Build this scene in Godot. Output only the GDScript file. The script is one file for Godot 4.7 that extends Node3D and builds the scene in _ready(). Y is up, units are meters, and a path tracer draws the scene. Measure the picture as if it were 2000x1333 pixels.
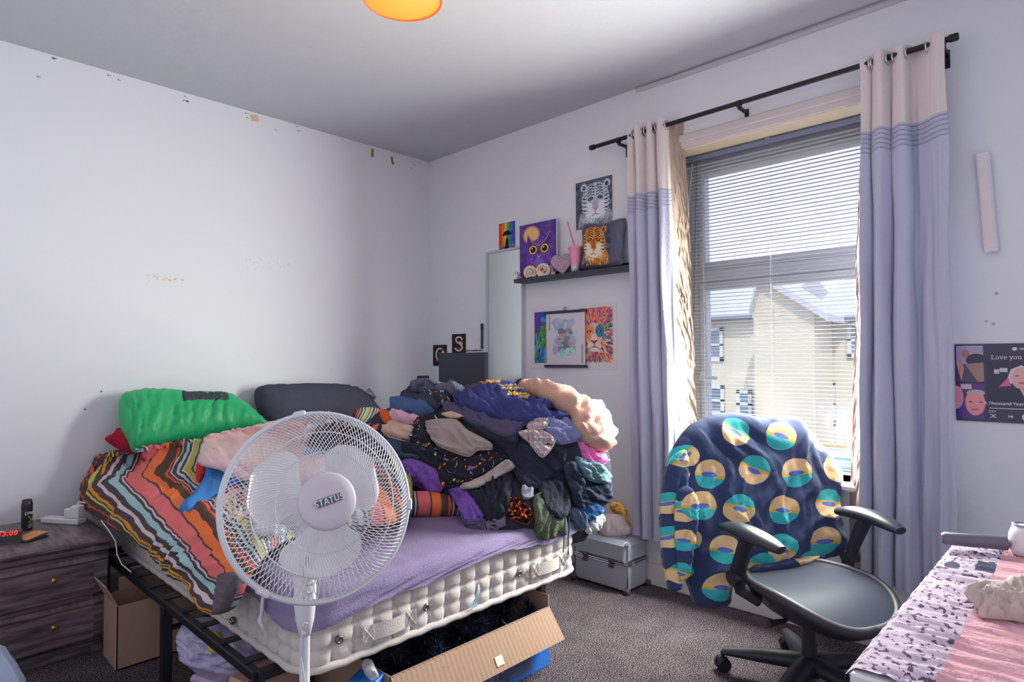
extends Node3D

const F := 1213.7                      # focal length in pixels of the 2000 x 1333 frame
const CAM := Vector3(4.065, 1.33, 3.235)
const CEIL := 2.98
const DAY := 14.8                       # strength of the daylight at the window
const DAY_TILT := 17.0
const RX := 4.62                       # inner face of the wall behind the desk
const FZ := 3.85                       # inner face of the wall behind the camera
var cr: Vector3
var cu: Vector3
var cf: Vector3
var names := {}
var M := {}                            # materials
var N := FastNoiseLite.new()

# ---------------------------------------------------------------- the place: camera, sky, light
func setup() -> void:
	var a := deg_to_rad(45.0 - 1.106)
	var p := deg_to_rad(1.67)
	var ro := deg_to_rad(-0.278)
	var f0 := Vector3(-sin(a), 0, -cos(a))
	var r0 := f0.cross(Vector3.UP)
	cf = f0 * cos(p) + Vector3.UP * sin(p)
	var u0 := r0.cross(cf)
	cr = r0 * cos(ro) + u0 * sin(ro)
	cu = u0 * cos(ro) - r0 * sin(ro)
	var cam := Camera3D.new()
	cam.name = "camera"
	cam.transform = Transform3D(Basis(cr, cu, -cf), CAM)
	cam.fov = rad_to_deg(2.0 * atan(666.5 / F))
	cam.near = 0.05
	cam.far = 300.0
	add_child(cam)
	cam.current = true
	var we := WorldEnvironment.new()
	we.name = "environment"
	var e := Environment.new()
	e.tonemap_mode = Environment.TONE_MAPPER_LINEAR
	e.tonemap_exposure = 1.0
	e.background_mode = Environment.BG_SKY
	var sky := Sky.new()
	var sm := ProceduralSkyMaterial.new()
	sm.sky_top_color = Color(0.72, 0.80, 0.93)
	sm.sky_horizon_color = Color(0.95, 0.96, 0.97)
	sm.ground_horizon_color = Color(0.80, 0.78, 0.75)
	sm.ground_bottom_color = Color(0.55, 0.53, 0.50)
	sm.sky_energy_multiplier = 1.35
	sky.sky_material = sm
	e.sky = sky
	e.sdfgi_enabled = true
	e.ssao_enabled = true
	e.ssil_enabled = true
	we.environment = e
	add_child(we)
	# the sun stands behind the house, over the street: it lights the houses opposite
	var sun := DirectionalLight3D.new()
	sun.name = "sun"
	sun.rotation_degrees = Vector3(-42, 28, 0)
	sun.light_energy = 0.62
	sun.light_color = Color(1.0, 0.97, 0.92)
	sun.light_angular_distance = 0.5
	sun.shadow_enabled = true
	add_child(sun)
	# lamps added on the room side of the blind stand in for window daylight, turned a little down as from the sky
	for k in 6:
		var day := AreaLight3D.new()
		day.name = "window_daylight_%d" % k
		day.area_size = Vector2(0.58, 0.215)
		day.position = Vector3(2.90, 0.93 + k * 0.225, -0.085)
		day.rotation_degrees = Vector3(-DAY_TILT, 180, 0)
		day.light_energy = DAY / 6.0
		day.light_color = Color(0.99, 1.0, 0.935)
		day.area_range = 12.0
		day.shadow_enabled = true
		add_child(day)

func ray(px: float, py: float) -> Vector3:
	return cf + cr * ((px - 1000.0) / F) - cu * ((py - 666.5) / F)
func at(px: float, py: float, depth: float) -> Vector3:
	return CAM + ray(px, py) * depth
func on(px: float, py: float, axis: int, v: float) -> Vector3:   # where the sight line meets the plane x, y or z = v
	var d := ray(px, py)
	return CAM + d * ((v - CAM[axis]) / d[axis])
func on_plane(px: float, py: float, pl: Plane) -> Vector3:
	var d := ray(px, py)
	return CAM + d * ((pl.d - pl.normal.dot(CAM)) / pl.normal.dot(d))

# ---------------------------------------------------------------- nodes
func numbered(called: String) -> String:
	var k: int = names.get(called, 0)
	names[called] = k + 1
	return called if k == 0 else "%s_%03d" % [called, k]
func thing(called: String, label: String, category: String, where := Vector3.ZERO, group := "") -> Node3D:
	var o := Node3D.new()
	o.name = numbered(called)
	add_child(o)
	o.position = where
	tag(o, label, category, group)
	return o
func tag(o: Node, label: String, category: String, group := "") -> void:
	o.set_meta("label", label)
	o.set_meta("category", category)
	if group: o.set_meta("group", group)
func put(called: String, st, m: Material, parent: Node3D = null, flat := false) -> MeshInstance3D:   # st: SurfaceTool in world axes, or a Mesh
	var o := MeshInstance3D.new()
	if st is SurfaceTool:
		st.generate_normals()
		o.mesh = st.commit()
	else:
		o.mesh = st
	o.material_override = null
	for i in o.mesh.get_surface_count():
		o.set_surface_override_material(i, m)
	if parent == null:
		o.name = numbered(called)
		add_child(o)
	else:
		o.name = called
		parent.add_child(o, true)
		var g := Vector3.ZERO
		var q: Node = parent
		while q is Node3D and q != self:
			g += (q as Node3D).position
			q = q.get_parent()
		o.position = -g            # shapes are given in world coordinates
	return o
func struct(called: String, st, m: Material, parent: Node3D = null) -> MeshInstance3D:
	var o := put(called, st, m, parent)
	if parent == null: o.set_meta("kind", "structure")
	return o

# ---------------------------------------------------------------- shapes (all add to a SurfaceTool)
func S() -> SurfaceTool:
	var st := SurfaceTool.new()
	st.begin(Mesh.PRIMITIVE_TRIANGLES)
	st.set_smooth_group(-1)
	st.set_uv(Vector2.ZERO)
	return st
func tri(st: SurfaceTool, a: Vector3, b: Vector3, c: Vector3) -> void:
	st.add_vertex(a); st.add_vertex(b); st.add_vertex(c)
func quad(st: SurfaceTool, a: Vector3, b: Vector3, c: Vector3, d: Vector3) -> void:
	st.set_uv(Vector2(0, 0)); st.add_vertex(a); st.set_uv(Vector2(1, 0)); st.add_vertex(b); st.set_uv(Vector2(1, 1)); st.add_vertex(c)
	st.set_uv(Vector2(0, 0)); st.add_vertex(a); st.set_uv(Vector2(1, 1)); st.add_vertex(c); st.set_uv(Vector2(0, 1)); st.add_vertex(d)
func box(st: SurfaceTool, c: Vector3, size: Vector3, bevel := 0.0, b := Basis.IDENTITY) -> void:
	st.set_smooth_group(-1)
	var h := size * 0.5
	var v := minf(bevel, minf(h.x, minf(h.y, h.z)) * 0.98)
	if v <= 0.0:
		var k := []
		for i in 8: k.append(c + b * Vector3(h.x if i & 1 else -h.x, h.y if i & 2 else -h.y, h.z if i & 4 else -h.z))
		for q in [[4, 6, 7, 5], [1, 3, 2, 0], [0, 2, 6, 4], [5, 7, 3, 1], [2, 3, 7, 6], [4, 5, 1, 0]]: quad(st, k[q[0]], k[q[1]], k[q[2]], k[q[3]])
		return
	var P := func(sx: int, sy: int, sz: int, ax: int) -> Vector3:      # corner, inset on the two axes other than ax
		var q := Vector3(sx * (h.x - v), sy * (h.y - v), sz * (h.z - v))
		q[ax] = [sx, sy, sz][ax] * h[ax]
		return c + b * q
	for s in [-1, 1]:
		quad(st, P.call(s, -1, -1, 0), P.call(s, -s, s, 0), P.call(s, 1, 1, 0), P.call(s, s, -s, 0))
		quad(st, P.call(-1, s, -1, 1), P.call(s, s, -s, 1), P.call(1, s, 1, 1), P.call(-s, s, s, 1))
		quad(st, P.call(-1, -1, s, 2), P.call(-s, s, s, 2), P.call(1, 1, s, 2), P.call(s, -s, s, 2))
	for i in [-1, 1]:
		for j in [-1, 1]:
			quad(st, P.call(-1, i, j, 1), P.call(1, i, j, 1), P.call(1, i, j, 2), P.call(-1, i, j, 2))
			quad(st, P.call(i, -1, j, 0), P.call(i, 1, j, 0), P.call(i, 1, j, 2), P.call(i, -1, j, 2))
			quad(st, P.call(i, j, -1, 0), P.call(i, j, 1, 0), P.call(i, j, 1, 1), P.call(i, j, -1, 1))
			for k in [-1, 1]: tri(st, P.call(i, j, k, 0), P.call(i, j, k, 1), P.call(i, j, k, 2))
func span(st: SurfaceTool, lo: Vector3, hi: Vector3, bevel := 0.0) -> void:
	box(st, (lo + hi) * 0.5, (hi - lo).abs(), bevel)
func tube(st: SurfaceTool, pts: Array, rad, sides := 8, caps := true, squash := 1.0, upv := Vector3.UP) -> void:
	var n := pts.size()
	var rings := []
	for i in n:
		var d: Vector3 = (pts[mini(i + 1, n - 1)] - pts[maxi(i - 1, 0)]).normalized()
		var s := d.cross(upv)
		if s.length() < 0.05: s = d.cross(Vector3(0.9, 0.1, 0.4))
		s = s.normalized()
		var t := s.cross(d).normalized()
		var r: float = rad[i] if rad is Array else rad
		var ring := []
		for k in sides:
			var a := TAU * k / sides
			ring.append(pts[i] + s * (cos(a) * r) + t * (sin(a) * r * squash))
		rings.append(ring)
	st.set_smooth_group(0)
	for i in n - 1:
		for k in sides:
			var k2 := (k + 1) % sides
			quad(st, rings[i][k], rings[i][k2], rings[i + 1][k2], rings[i + 1][k])
	if caps:
		st.set_smooth_group(-1)
		for e in [0, n - 1]:
			for k in sides:
				tri(st, pts[e], rings[e][(k + 1) % sides] if e else rings[e][k], rings[e][k] if e else rings[e][(k + 1) % sides])
func lathe(st: SurfaceTool, prof: Array, segs := 24, x := Transform3D.IDENTITY, smooth := true) -> void:    # prof: Vector2(radius, height) along y
	for i in prof.size() - 1:
		st.set_smooth_group(i if not smooth else 0)
		for k in segs:
			var a := TAU * k / segs
			var b := TAU * (k + 1) / segs
			var p: Vector2 = prof[i]
			var q: Vector2 = prof[i + 1]
			quad(st, x * Vector3(cos(a) * p.x, p.y, sin(a) * p.x), x * Vector3(cos(b) * p.x, p.y, sin(b) * p.x), x * Vector3(cos(b) * q.x, q.y, sin(b) * q.x), x * Vector3(cos(a) * q.x, q.y, sin(a) * q.x))
func grid(st: SurfaceTool, nu: int, nv: int, fn: Callable, uvs := Vector2.ONE) -> void:      # fn(u, v) in 0..1
	st.set_smooth_group(0)
	var pts := []
	for j in nv + 1:
		for i in nu + 1: pts.append(fn.call(float(i) / nu, float(j) / nv))
	for j in nv:
		for i in nu:
			var k := j * (nu + 1) + i
			for q in [[i, j, k], [i + 1, j, k + 1], [i + 1, j + 1, k + nu + 2], [i, j, k], [i + 1, j + 1, k + nu + 2], [i, j + 1, k + nu + 1]]:
				st.set_uv(Vector2(float(q[0]) / nu * uvs.x, float(q[1]) / nv * uvs.y))
				st.add_vertex(pts[q[2]])
func prism(st: SurfaceTool, poly: PackedVector2Array, x: Transform3D, depth: float) -> void:       # poly in the x-y plane of x, extruded along its z
	st.set_smooth_group(-1)
	var idx := Geometry2D.triangulate_polygon(poly)
	for k in range(0, idx.size(), 3):
		for zz in [0.0, depth]:
			var q := [idx[k], idx[k + 1], idx[k + 2]]
			if zz == 0.0: q.reverse()
			for i in q:
				st.set_uv(poly[i])
				st.add_vertex(x * Vector3(poly[i].x, poly[i].y, zz))
	for i in poly.size():
		var p := poly[i]
		var q := poly[(i + 1) % poly.size()]
		quad(st, x * Vector3(p.x, p.y, 0), x * Vector3(q.x, q.y, 0), x * Vector3(q.x, q.y, depth), x * Vector3(p.x, p.y, depth))

# ---------------------------------------------------------------- soft things: an outline on a support, with thickness and folds
func smooth_outline(pts: Array, per := 4) -> PackedVector2Array:
	var out := PackedVector2Array()
	var n := pts.size()
	for i in n:
		var a: Vector2 = pts[(i - 1 + n) % n]
		var b: Vector2 = pts[i]
		var c: Vector2 = pts[(i + 1) % n]
		var d: Vector2 = pts[(i + 2) % n]
		for k in per: out.append(catmull(a, b, c, d, float(k) / per))
	return out
func catmull(a: Vector2, b: Vector2, c: Vector2, d: Vector2, t: float) -> Vector2:
	var m1 := (c - a) * 0.4
	var m2 := (d - b) * 0.4
	var t2 := t * t
	var t3 := t2 * t
	return b * (2 * t3 - 3 * t2 + 1) + m1 * (t3 - 2 * t2 + t) + c * (-2 * t3 + 3 * t2) + m2 * (t3 - t2)
func edge_distance(p: Vector2, poly: PackedVector2Array) -> float:
	var best := 1e9
	var n := poly.size()
	for i in n:
		best = minf(best, p.distance_squared_to(Geometry2D.get_closest_point_to_segment(p, poly[i], poly[(i + 1) % n])))
	return sqrt(best)
func flat_cells(poly: PackedVector2Array, step: float) -> Array:       # [points, distances to the edge, triangles]
	var lo := poly[0]
	var hi := poly[0]
	for q in poly:
		lo = lo.min(q)
		hi = hi.max(q)
	var pts := PackedVector2Array()
	var n := poly.size()
	for i in n:
		var a := poly[i]
		var b := poly[(i + 1) % n]
		var m := maxi(1, roundi(a.distance_to(b) / step))
		for k in m: pts.append(a.lerp(b, float(k) / m))
	var rim := pts.size()
	var row := 0
	var y := lo.y + step * 0.5
	while y < hi.y:
		var x := lo.x + step * (0.5 if row % 2 else 0.1)
		while x < hi.x:
			var q := Vector2(x, y)
			if Geometry2D.is_point_in_polygon(q, poly) and edge_distance(q, poly) > step * 0.55: pts.append(q)
			x += step
		y += step * 0.87
		row += 1
	var dist := PackedFloat32Array()
	for i in pts.size(): dist.append(0.0 if i < rim else edge_distance(pts[i], poly))
	var tris := PackedInt32Array()
	var t := Geometry2D.triangulate_delaunay(pts)
	for k in range(0, t.size(), 3):
		var c := (pts[t[k]] + pts[t[k + 1]] + pts[t[k + 2]]) / 3.0
		if Geometry2D.is_point_in_polygon(c, poly): tris.append_array(PackedInt32Array([t[k], t[k + 1], t[k + 2]]))
	return [pts, dist, tris, rim]
func fold(p: Vector2, ang: float, seed_: int, lng := 0.012, shrt := 0.05) -> float:           # long creases that run along ang, about -1..1
	N.seed = seed_
	var wob := N.get_noise_2d(p.x * 0.9, p.y * 0.9)
	var q := p.rotated(-ang - 0.35 * N.get_noise_2d(p.x * 0.5 + 300.0, p.y * 0.5))
	var a := N.get_noise_2d(q.x * lng * 70.0, (q.y + wob * 10.0) * shrt * 80.0)
	var b := N.get_noise_2d((q.x + 91.0) * lng * 100.0, (q.y - wob * 8.0) * shrt * 190.0)
	var ridge := 1.0 - 2.4 * absf(a)
	var c := N.get_noise_2d((q.x - 37.0) * lng * 160.0, (q.y + wob * 14.0) * shrt * 330.0)
	return ridge * absf(ridge) * 0.75 + (0.45 - 1.5 * absf(b)) * 0.5 + c * 0.22
# surf(px, py) -> [point, normal]; o: thick, round (px), step (px), wr (m), ang, seed, back (true: a closed body), uv (px per 1.0) or uvf (Callable)
func patch(outline: Array, surf: Callable, o := {}) -> SurfaceTool:
	var poly := smooth_outline(outline, o.get("per", 4)) if not o.get("sharp", false) else PackedVector2Array(outline)
	var cells := flat_cells(poly, o.get("step", 5.0))
	var pts: PackedVector2Array = cells[0]
	var dist: PackedFloat32Array = cells[1]
	var tris: PackedInt32Array = cells[2]
	var thick: float = o.get("thick", 0.012)
	var rd: float = o.get("round", 8.0)
	var wr: float = o.get("wr", 0.006)
	var ang: float = o.get("ang", 0.0)
	var sd: int = o.get("seed", 1)
	var lift: float = o.get("lift", 0.0)
	var back: bool = o.get("back", false)
	var bt: float = o.get("bthick", thick)
	var lng: float = o.get("lng", 0.012)
	var shrt: float = o.get("shrt", 0.05)
	var uvs: float = o.get("uv", 100.0)
	var has_uv: bool = o.has("uvf")
	var hosted: bool = o.has("host")           # a print that lies on another soft thing follows that thing's bulge
	var host := smooth_outline(o.host, 4) if hosted else PackedVector2Array()
	var quilt: float = o.get("quilt", 0.0)
	var mid := Vector2.ZERO
	for q in (host if hosted else poly): mid += q / float((host if hosted else poly).size())
	var front := PackedVector3Array()
	var behind := PackedVector3Array()
	var uv := PackedVector2Array()
	for i in pts.size():
		var s: Array = surf.call(pts[i].x, pts[i].y)
		var e := clampf((edge_distance(pts[i], host) if hosted else dist[i]) / rd, 0.0, 1.0)
		var k := sqrt(maxf(0.0, 1.0 - (1.0 - e) * (1.0 - e)))
		var w := fold(pts[i] - mid, ang, sd, lng, shrt) * wr * (0.1 + 0.9 * k)
		if quilt > 0.0: w += 0.024 * k * (pow(absf(sin(PI * (pts[i] - mid).rotated(-ang - 0.9).x / quilt)), 0.5) - 0.6)
		var nn: Vector3 = s[1]
		var tow: Vector3 = (CAM - s[0]).normalized()
		var up := s[0] as Vector3 + tow * (lift / maxf(nn.dot(tow), 0.5))
		front.append(up + nn * (thick * k + w))
		behind.append(up + nn * (w * 0.5 - bt * k) if back else s[0] - nn * 0.02)
		uv.append(o.uvf.call(pts[i]) if has_uv else (pts[i] - poly[0]) / uvs)
	var st := SurfaceTool.new()
	st.begin(Mesh.PRIMITIVE_TRIANGLES)
	st.set_smooth_group(0)
	for k in range(0, tris.size(), 3):
		var a := tris[k]
		var b := tris[k + 1]
		var c := tris[k + 2]
		if (pts[b] - pts[a]).cross(pts[c] - pts[a]) < 0:
			var sw := b
			b = c
			c = sw
		for i in [a, b, c]:
			st.set_uv(uv[i]); st.add_vertex(front[i])
		if back:
			for i in [a, c, b]:
				st.set_uv(uv[i]); st.add_vertex(behind[i])
	if not back:                      # the edge turns down to what the thing lies on
		var rim: int = cells[3]
		for i in rim:
			var j := (i + 1) % rim
			for q in [[front[i], i], [behind[i], i], [behind[j], j], [front[i], i], [behind[j], j], [front[j], j]]:
				st.set_uv(uv[q[1]]); st.add_vertex(q[0])
	return st
func hem(outline: Array, surf: Callable, lift: float, r := 0.0035, share := 0.4) -> SurfaceTool:     # the stitched edge round the lowest part of an outline
	var poly := smooth_outline(outline, 4)
	var n := poly.size()
	var low := 0
	for i in n:
		if poly[i].y > poly[low].y: low = i
	var half := int(n * share * 0.5)
	var pts := []
	for k in range(-half, half + 1):
		var q := poly[(low + k + n) % n]
		var s: Array = surf.call(q.x, q.y)
		pts.append(s[0] + (CAM - s[0]).normalized() * (lift + 0.002) + s[1] * 0.002)
	var st := S()
	tube(st, pts, r, 6)
	return st
func on_flat(pl: Plane) -> Callable:
	return func(px: float, py: float) -> Array: return [on_plane(px, py, pl), pl.normal]

# supports made of ellipsoids and rounded boxes: [0, centre, radii] or [1, centre, half size, rounding]
func far(p: Vector3, sup: Array, k: float) -> float:
	var d := 1e9
	for s in sup:
		var e: float
		if s[0] == 0:
			var q: Vector3 = (p - s[1]) / s[2]
			var k0 := q.length()
			e = k0 * (k0 - 1.0) / maxf((q / s[2]).length(), 1e-6)
		else:
			var q: Vector3 = (p - s[1]).abs() - (s[2] - Vector3.ONE * s[3])
			e = q.max(Vector3.ZERO).length() + minf(maxf(q.x, maxf(q.y, q.z)), 0.0) - s[3]
		if d > 1e8: d = e
		else:
			var h := clampf(0.5 + 0.5 * (d - e) / k, 0.0, 1.0)
			d = lerpf(d, e, h) - k * h * (1.0 - h)
	return d
func meet(px: float, py: float, sup: Array, k: float, t0: float, t1: float) -> Array:
	var d := ray(px, py)
	var ln := d.length()
	var t := t0
	var best := 1e9
	var bt := t0
	while t < t1:
		var s := far(CAM + d * t, sup, k)
		if s < best:
			best = s
			bt = t
		if s < 0.002: break
		t += maxf(s * 0.8, 0.004) / ln
	var p := CAM + d * bt
	var h := 0.01
	var nn := Vector3(far(p + Vector3(h, 0, 0), sup, k) - far(p - Vector3(h, 0, 0), sup, k), far(p + Vector3(0, h, 0), sup, k) - far(p - Vector3(0, h, 0), sup, k), far(p + Vector3(0, 0, h), sup, k) - far(p - Vector3(0, 0, h), sup, k)).normalized()
	return [p, nn]
func support(sup: Array, k: float, x0: int, y0: int, x1: int, y1: int, step: int, t0: float, t1: float) -> Callable:
	var nx := (x1 - x0) / step + 2
	var ny := (y1 - y0) / step + 2
	var P := PackedVector3Array()
	var NN := PackedVector3Array()
	for j in ny:
		for i in nx:
			var m := meet(x0 + i * step, y0 + j * step, sup, k, t0, t1)
			P.append(m[0])
			NN.append(m[1])
	return func(px: float, py: float) -> Array:
		var fx := clampf((px - x0) / step, 0.0, nx - 1.001)
		var fy := clampf((py - y0) / step, 0.0, ny - 1.001)
		var i := int(fx)
		var j := int(fy)
		var u := fx - i
		var v := fy - j
		var q := j * nx + i
		return [P[q].lerp(P[q + 1], u).lerp(P[q + nx].lerp(P[q + nx + 1], u), v), NN[q].lerp(NN[q + 1], u).lerp(NN[q + nx].lerp(NN[q + nx + 1], u), v).normalized()]

# ---------------------------------------------------------------- prints: a small canvas
class Cv:
	var im: Image
	var w: int
	var h: int
	var rng := RandomNumberGenerator.new()
	func _init(w_: int, h_: int, c: Color, seed_ := 1) -> void:
		w = w_
		h = h_
		im = Image.create_empty(w, h, false, Image.FORMAT_RGB8)
		im.fill(c)
		rng.seed = seed_
	func poly(pts: Array, c: Color) -> void:
		var ylo := 1e9
		var yhi := -1e9
		for p in pts:
			ylo = minf(ylo, p.y)
			yhi = maxf(yhi, p.y)
		for y in range(maxi(0, int(ylo)), mini(h - 1, int(ceil(yhi))) + 1):
			var xs := []
			var yy := y + 0.5
			for i in pts.size():
				var a: Vector2 = pts[i]
				var b: Vector2 = pts[(i + 1) % pts.size()]
				if (a.y <= yy) != (b.y <= yy): xs.append(a.x + (yy - a.y) / (b.y - a.y) * (b.x - a.x))
			xs.sort()
			for k in range(0, xs.size() - 1, 2):
				var x0 := maxi(0, roundi(xs[k]))
				var x1 := mini(w, roundi(xs[k + 1]))
				if x1 > x0: im.fill_rect(Rect2i(x0, y, x1 - x0, 1), c)
	func ell(x: float, y: float, rx: float, ry: float, c: Color, rot := 0.0, a0 := 0.0, a1 := TAU) -> void:
		var pts := []
		for k in 25:
			var a := lerpf(a0, a1, k / 24.0)
			pts.append(Vector2(x, y) + Vector2(cos(a) * rx, sin(a) * ry).rotated(rot))
		poly(pts, c)
	func line(pts: Array, wd: float, c: Color, taper := false) -> void:
		for i in pts.size() - 1:
			var a: Vector2 = pts[i]
			var b: Vector2 = pts[i + 1]
			var n := (b - a).normalized().orthogonal() * wd * 0.5
			var k := 0.15 if taper else 1.0
			poly([a + n, b + n * k, b - n * k, a - n], c)
	func rect(x: float, y: float, ww: float, hh: float, c: Color) -> void:
		im.fill_rect(Rect2i(int(x), int(y), int(ww), int(hh)), c)
	func spot(n: int, x0: float, y0: float, x1: float, y1: float, r0: float, r1: float, cols: Array) -> void:
		for i in n:
			var r := rng.randf_range(r0, r1)
			ell(rng.randf_range(x0, x1), rng.randf_range(y0, y1), r, r * rng.randf_range(0.5, 1.0), cols[rng.randi() % cols.size()], rng.randf() * TAU)
	func strokes(n: int, x0: float, y0: float, x1: float, y1: float, ln: float, wd: float, ang: Callable, cols: Array) -> void:
		for i in n:
			var p := Vector2(rng.randf_range(x0, x1), rng.randf_range(y0, y1))
			var a: float = ang.call(p) + rng.randf_range(-0.25, 0.25)
			var d := Vector2(cos(a), sin(a)) * ln * rng.randf_range(0.5, 1.2)
			line([p, p + d], wd * rng.randf_range(0.5, 1.2), cols[rng.randi() % cols.size()], true)
	func grain(amount: float) -> void:
		for y in h:
			for x in w:
				var c := im.get_pixel(x, y)
				var k := 1.0 + rng.randf_range(-amount, amount)
				im.set_pixel(x, y, Color(c.r * k, c.g * k, c.b * k))
	func tex() -> ImageTexture: return ImageTexture.create_from_image(im)

func rgb(r: float, g: float, b: float) -> Color: return Color(r / 255.0, g / 255.0, b / 255.0)
func noise_tex(size: int, freq: float, ramp: Array, normal := 0.0, type := FastNoiseLite.TYPE_SIMPLEX, oct := 3, seed_ := 1) -> NoiseTexture2D:
	var t := NoiseTexture2D.new()
	t.width = size
	t.height = size
	t.seamless = true
	var n := FastNoiseLite.new()
	n.noise_type = type
	n.frequency = freq
	n.fractal_octaves = oct
	n.seed = seed_
	t.noise = n
	if normal > 0.0:
		t.as_normal_map = true
		t.bump_strength = normal
	elif ramp:
		var g := Gradient.new()
		g.offsets = PackedFloat32Array(ramp[0])
		g.colors = PackedColorArray(ramp[1])
		t.color_ramp = g
	return t
func mat(c: Color, rough := 0.8, metal := 0.0, spec := 0.5) -> StandardMaterial3D:
	var m := StandardMaterial3D.new()
	m.albedo_color = c
	m.roughness = rough
	m.metallic = metal
	m.metallic_specular = spec
	return m
func bump(m: StandardMaterial3D, t: Texture2D, scale_: float, strength: float, world := false) -> StandardMaterial3D:
	m.normal_enabled = true
	m.normal_texture = t
	m.normal_scale = strength
	m.uv1_triplanar = true
	m.uv1_world_triplanar = world
	m.uv1_scale = Vector3.ONE * scale_
	return m
var cloths := {}
func cloth(r: float, g: float, b: float, rough := 0.95) -> StandardMaterial3D:
	var key := "%d_%d_%d" % [r, g, b]
	if not cloths.has(key): cloths[key] = bump(mat(Color(pow(r / 255.0, 0.86), pow(g / 255.0, 0.86), pow(b / 255.0, 0.86)), rough, 0, 0.25), M.weave, 6.0, 0.5)
	return cloths[key]
func printed(t: Texture2D, rough := 0.7, spec := 0.3, nearest := false) -> StandardMaterial3D:
	var m := mat(Color.WHITE, rough, 0, spec)
	m.albedo_texture = t
	if nearest: m.texture_filter = BaseMaterial3D.TEXTURE_FILTER_NEAREST
	return m
func glow(c: Color, e: float) -> StandardMaterial3D:
	var m := mat(c, 0.6)
	m.emission_enabled = true
	m.emission = c
	m.emission_energy_multiplier = e
	return m

func materials() -> void:
	N.noise_type = FastNoiseLite.TYPE_SIMPLEX
	N.frequency = 0.01
	N.fractal_type = FastNoiseLite.FRACTAL_NONE
	M.weave = noise_tex(256, 0.06, [], 3.0, FastNoiseLite.TYPE_SIMPLEX, 2)
	M.rough_n = noise_tex(512, 0.02, [], 4.0, FastNoiseLite.TYPE_SIMPLEX, 4)
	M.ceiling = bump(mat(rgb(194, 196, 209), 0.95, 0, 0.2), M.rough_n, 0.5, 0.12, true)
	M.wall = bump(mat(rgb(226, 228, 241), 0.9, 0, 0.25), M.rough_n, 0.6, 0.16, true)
	M.paint = mat(rgb(226, 222, 228), 0.45)
	M.upvc = mat(rgb(196, 200, 214), 0.3)
	M.glass = mat(Color(0.95, 0.97, 1.0, 0.06), 0.02)
	M.glass.transparency = BaseMaterial3D.TRANSPARENCY_ALPHA
	M.black_metal = mat(rgb(30, 31, 40), 0.45, 0.3)
	M.black_plastic = mat(rgb(34, 34, 42), 0.4)
	M.grey_plastic = mat(rgb(70, 72, 82), 0.45)
	M.white_plastic = mat(rgb(222, 222, 232), 0.35)
	M.chrome = mat(rgb(205, 205, 212), 0.22, 1.0)
	M.brass = mat(rgb(214, 170, 80), 0.25, 1.0)
	M.card = bump(mat(rgb(176, 145, 128), 0.9, 0, 0.2), M.rough_n, 3.0, 0.2)
	M.card_dark = M.card
	# carpet: speckled beige and grey loop pile
	var cc := Cv.new(1024, 1024, rgb(150, 134, 128), 5)
	var n1 := FastNoiseLite.new()
	n1.frequency = 0.16
	n1.fractal_octaves = 2
	var n2 := FastNoiseLite.new()
	n2.frequency = 0.006
	n2.seed = 9
	for y in 1024:
		for x in 1024:
			var k := n1.get_noise_2d(x, y) * 1.3 + cc.rng.randf_range(-0.28, 0.28) + n2.get_noise_2d(x, y) * 0.15
			cc.im.set_pixel(x, y, rgb(80, 73, 80).lerp(rgb(160, 148, 156) if k > 0 else rgb(26, 22, 28), clampf(absf(k) * 1.25, 0, 1)))
	M.carpet = mat(Color.WHITE, 1.0, 0, 0.1)
	M.carpet.albedo_texture = cc.tex()
	M.carpet.uv1_triplanar = true
	M.carpet.uv1_world_triplanar = true
	M.carpet.uv1_scale = Vector3.ONE * 0.85
	M.carpet.normal_enabled = true
	M.carpet.normal_texture = noise_tex(512, 0.22, [], 5.0, FastNoiseLite.TYPE_SIMPLEX, 2)
	M.carpet.normal_scale = 0.3
	# dark stained wood, the grain runs along the texture's x
	var wc := Cv.new(512, 256, rgb(74, 60, 62), 3)
	var n3 := FastNoiseLite.new()
	n3.frequency = 0.02
	n3.fractal_octaves = 4
	for y in 256:
		for x in 512:
			var k := n3.get_noise_2d(x * 0.22, y * 4.0) * 1.2 + n3.get_noise_2d(x * 0.05 + 900, y * 0.6) * 0.6
			wc.im.set_pixel(x, y, rgb(104, 90, 99).lerp(rgb(152, 128, 126) if k > 0 else rgb(50, 42, 54), clampf(absf(k), 0, 1)))
	M.wood = mat(Color.WHITE, 0.42)
	M.wood.albedo_texture = wc.tex()
	M.wood.uv1_triplanar = true
	M.wood.uv1_scale = Vector3(1.6, 1.6, 1.6)
	M.tinsel = mat(rgb(56, 64, 92), 0.2, 0.6)

# ---------------------------------------------------------------- the room and the street
func hole_wall(z0: float, z1: float, x0: float, x1: float, hx0: float, hx1: float, hy0: float, hy1: float) -> SurfaceTool:
	var st := S()
	span(st, Vector3(x0, 0, z0), Vector3(hx0, CEIL, z1))
	span(st, Vector3(hx1, 0, z0), Vector3(x1, CEIL, z1))
	span(st, Vector3(hx0, 0, z0), Vector3(hx1, hy0, z1))
	span(st, Vector3(hx0, hy1, z0), Vector3(hx1, CEIL, z1))
	return st

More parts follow.
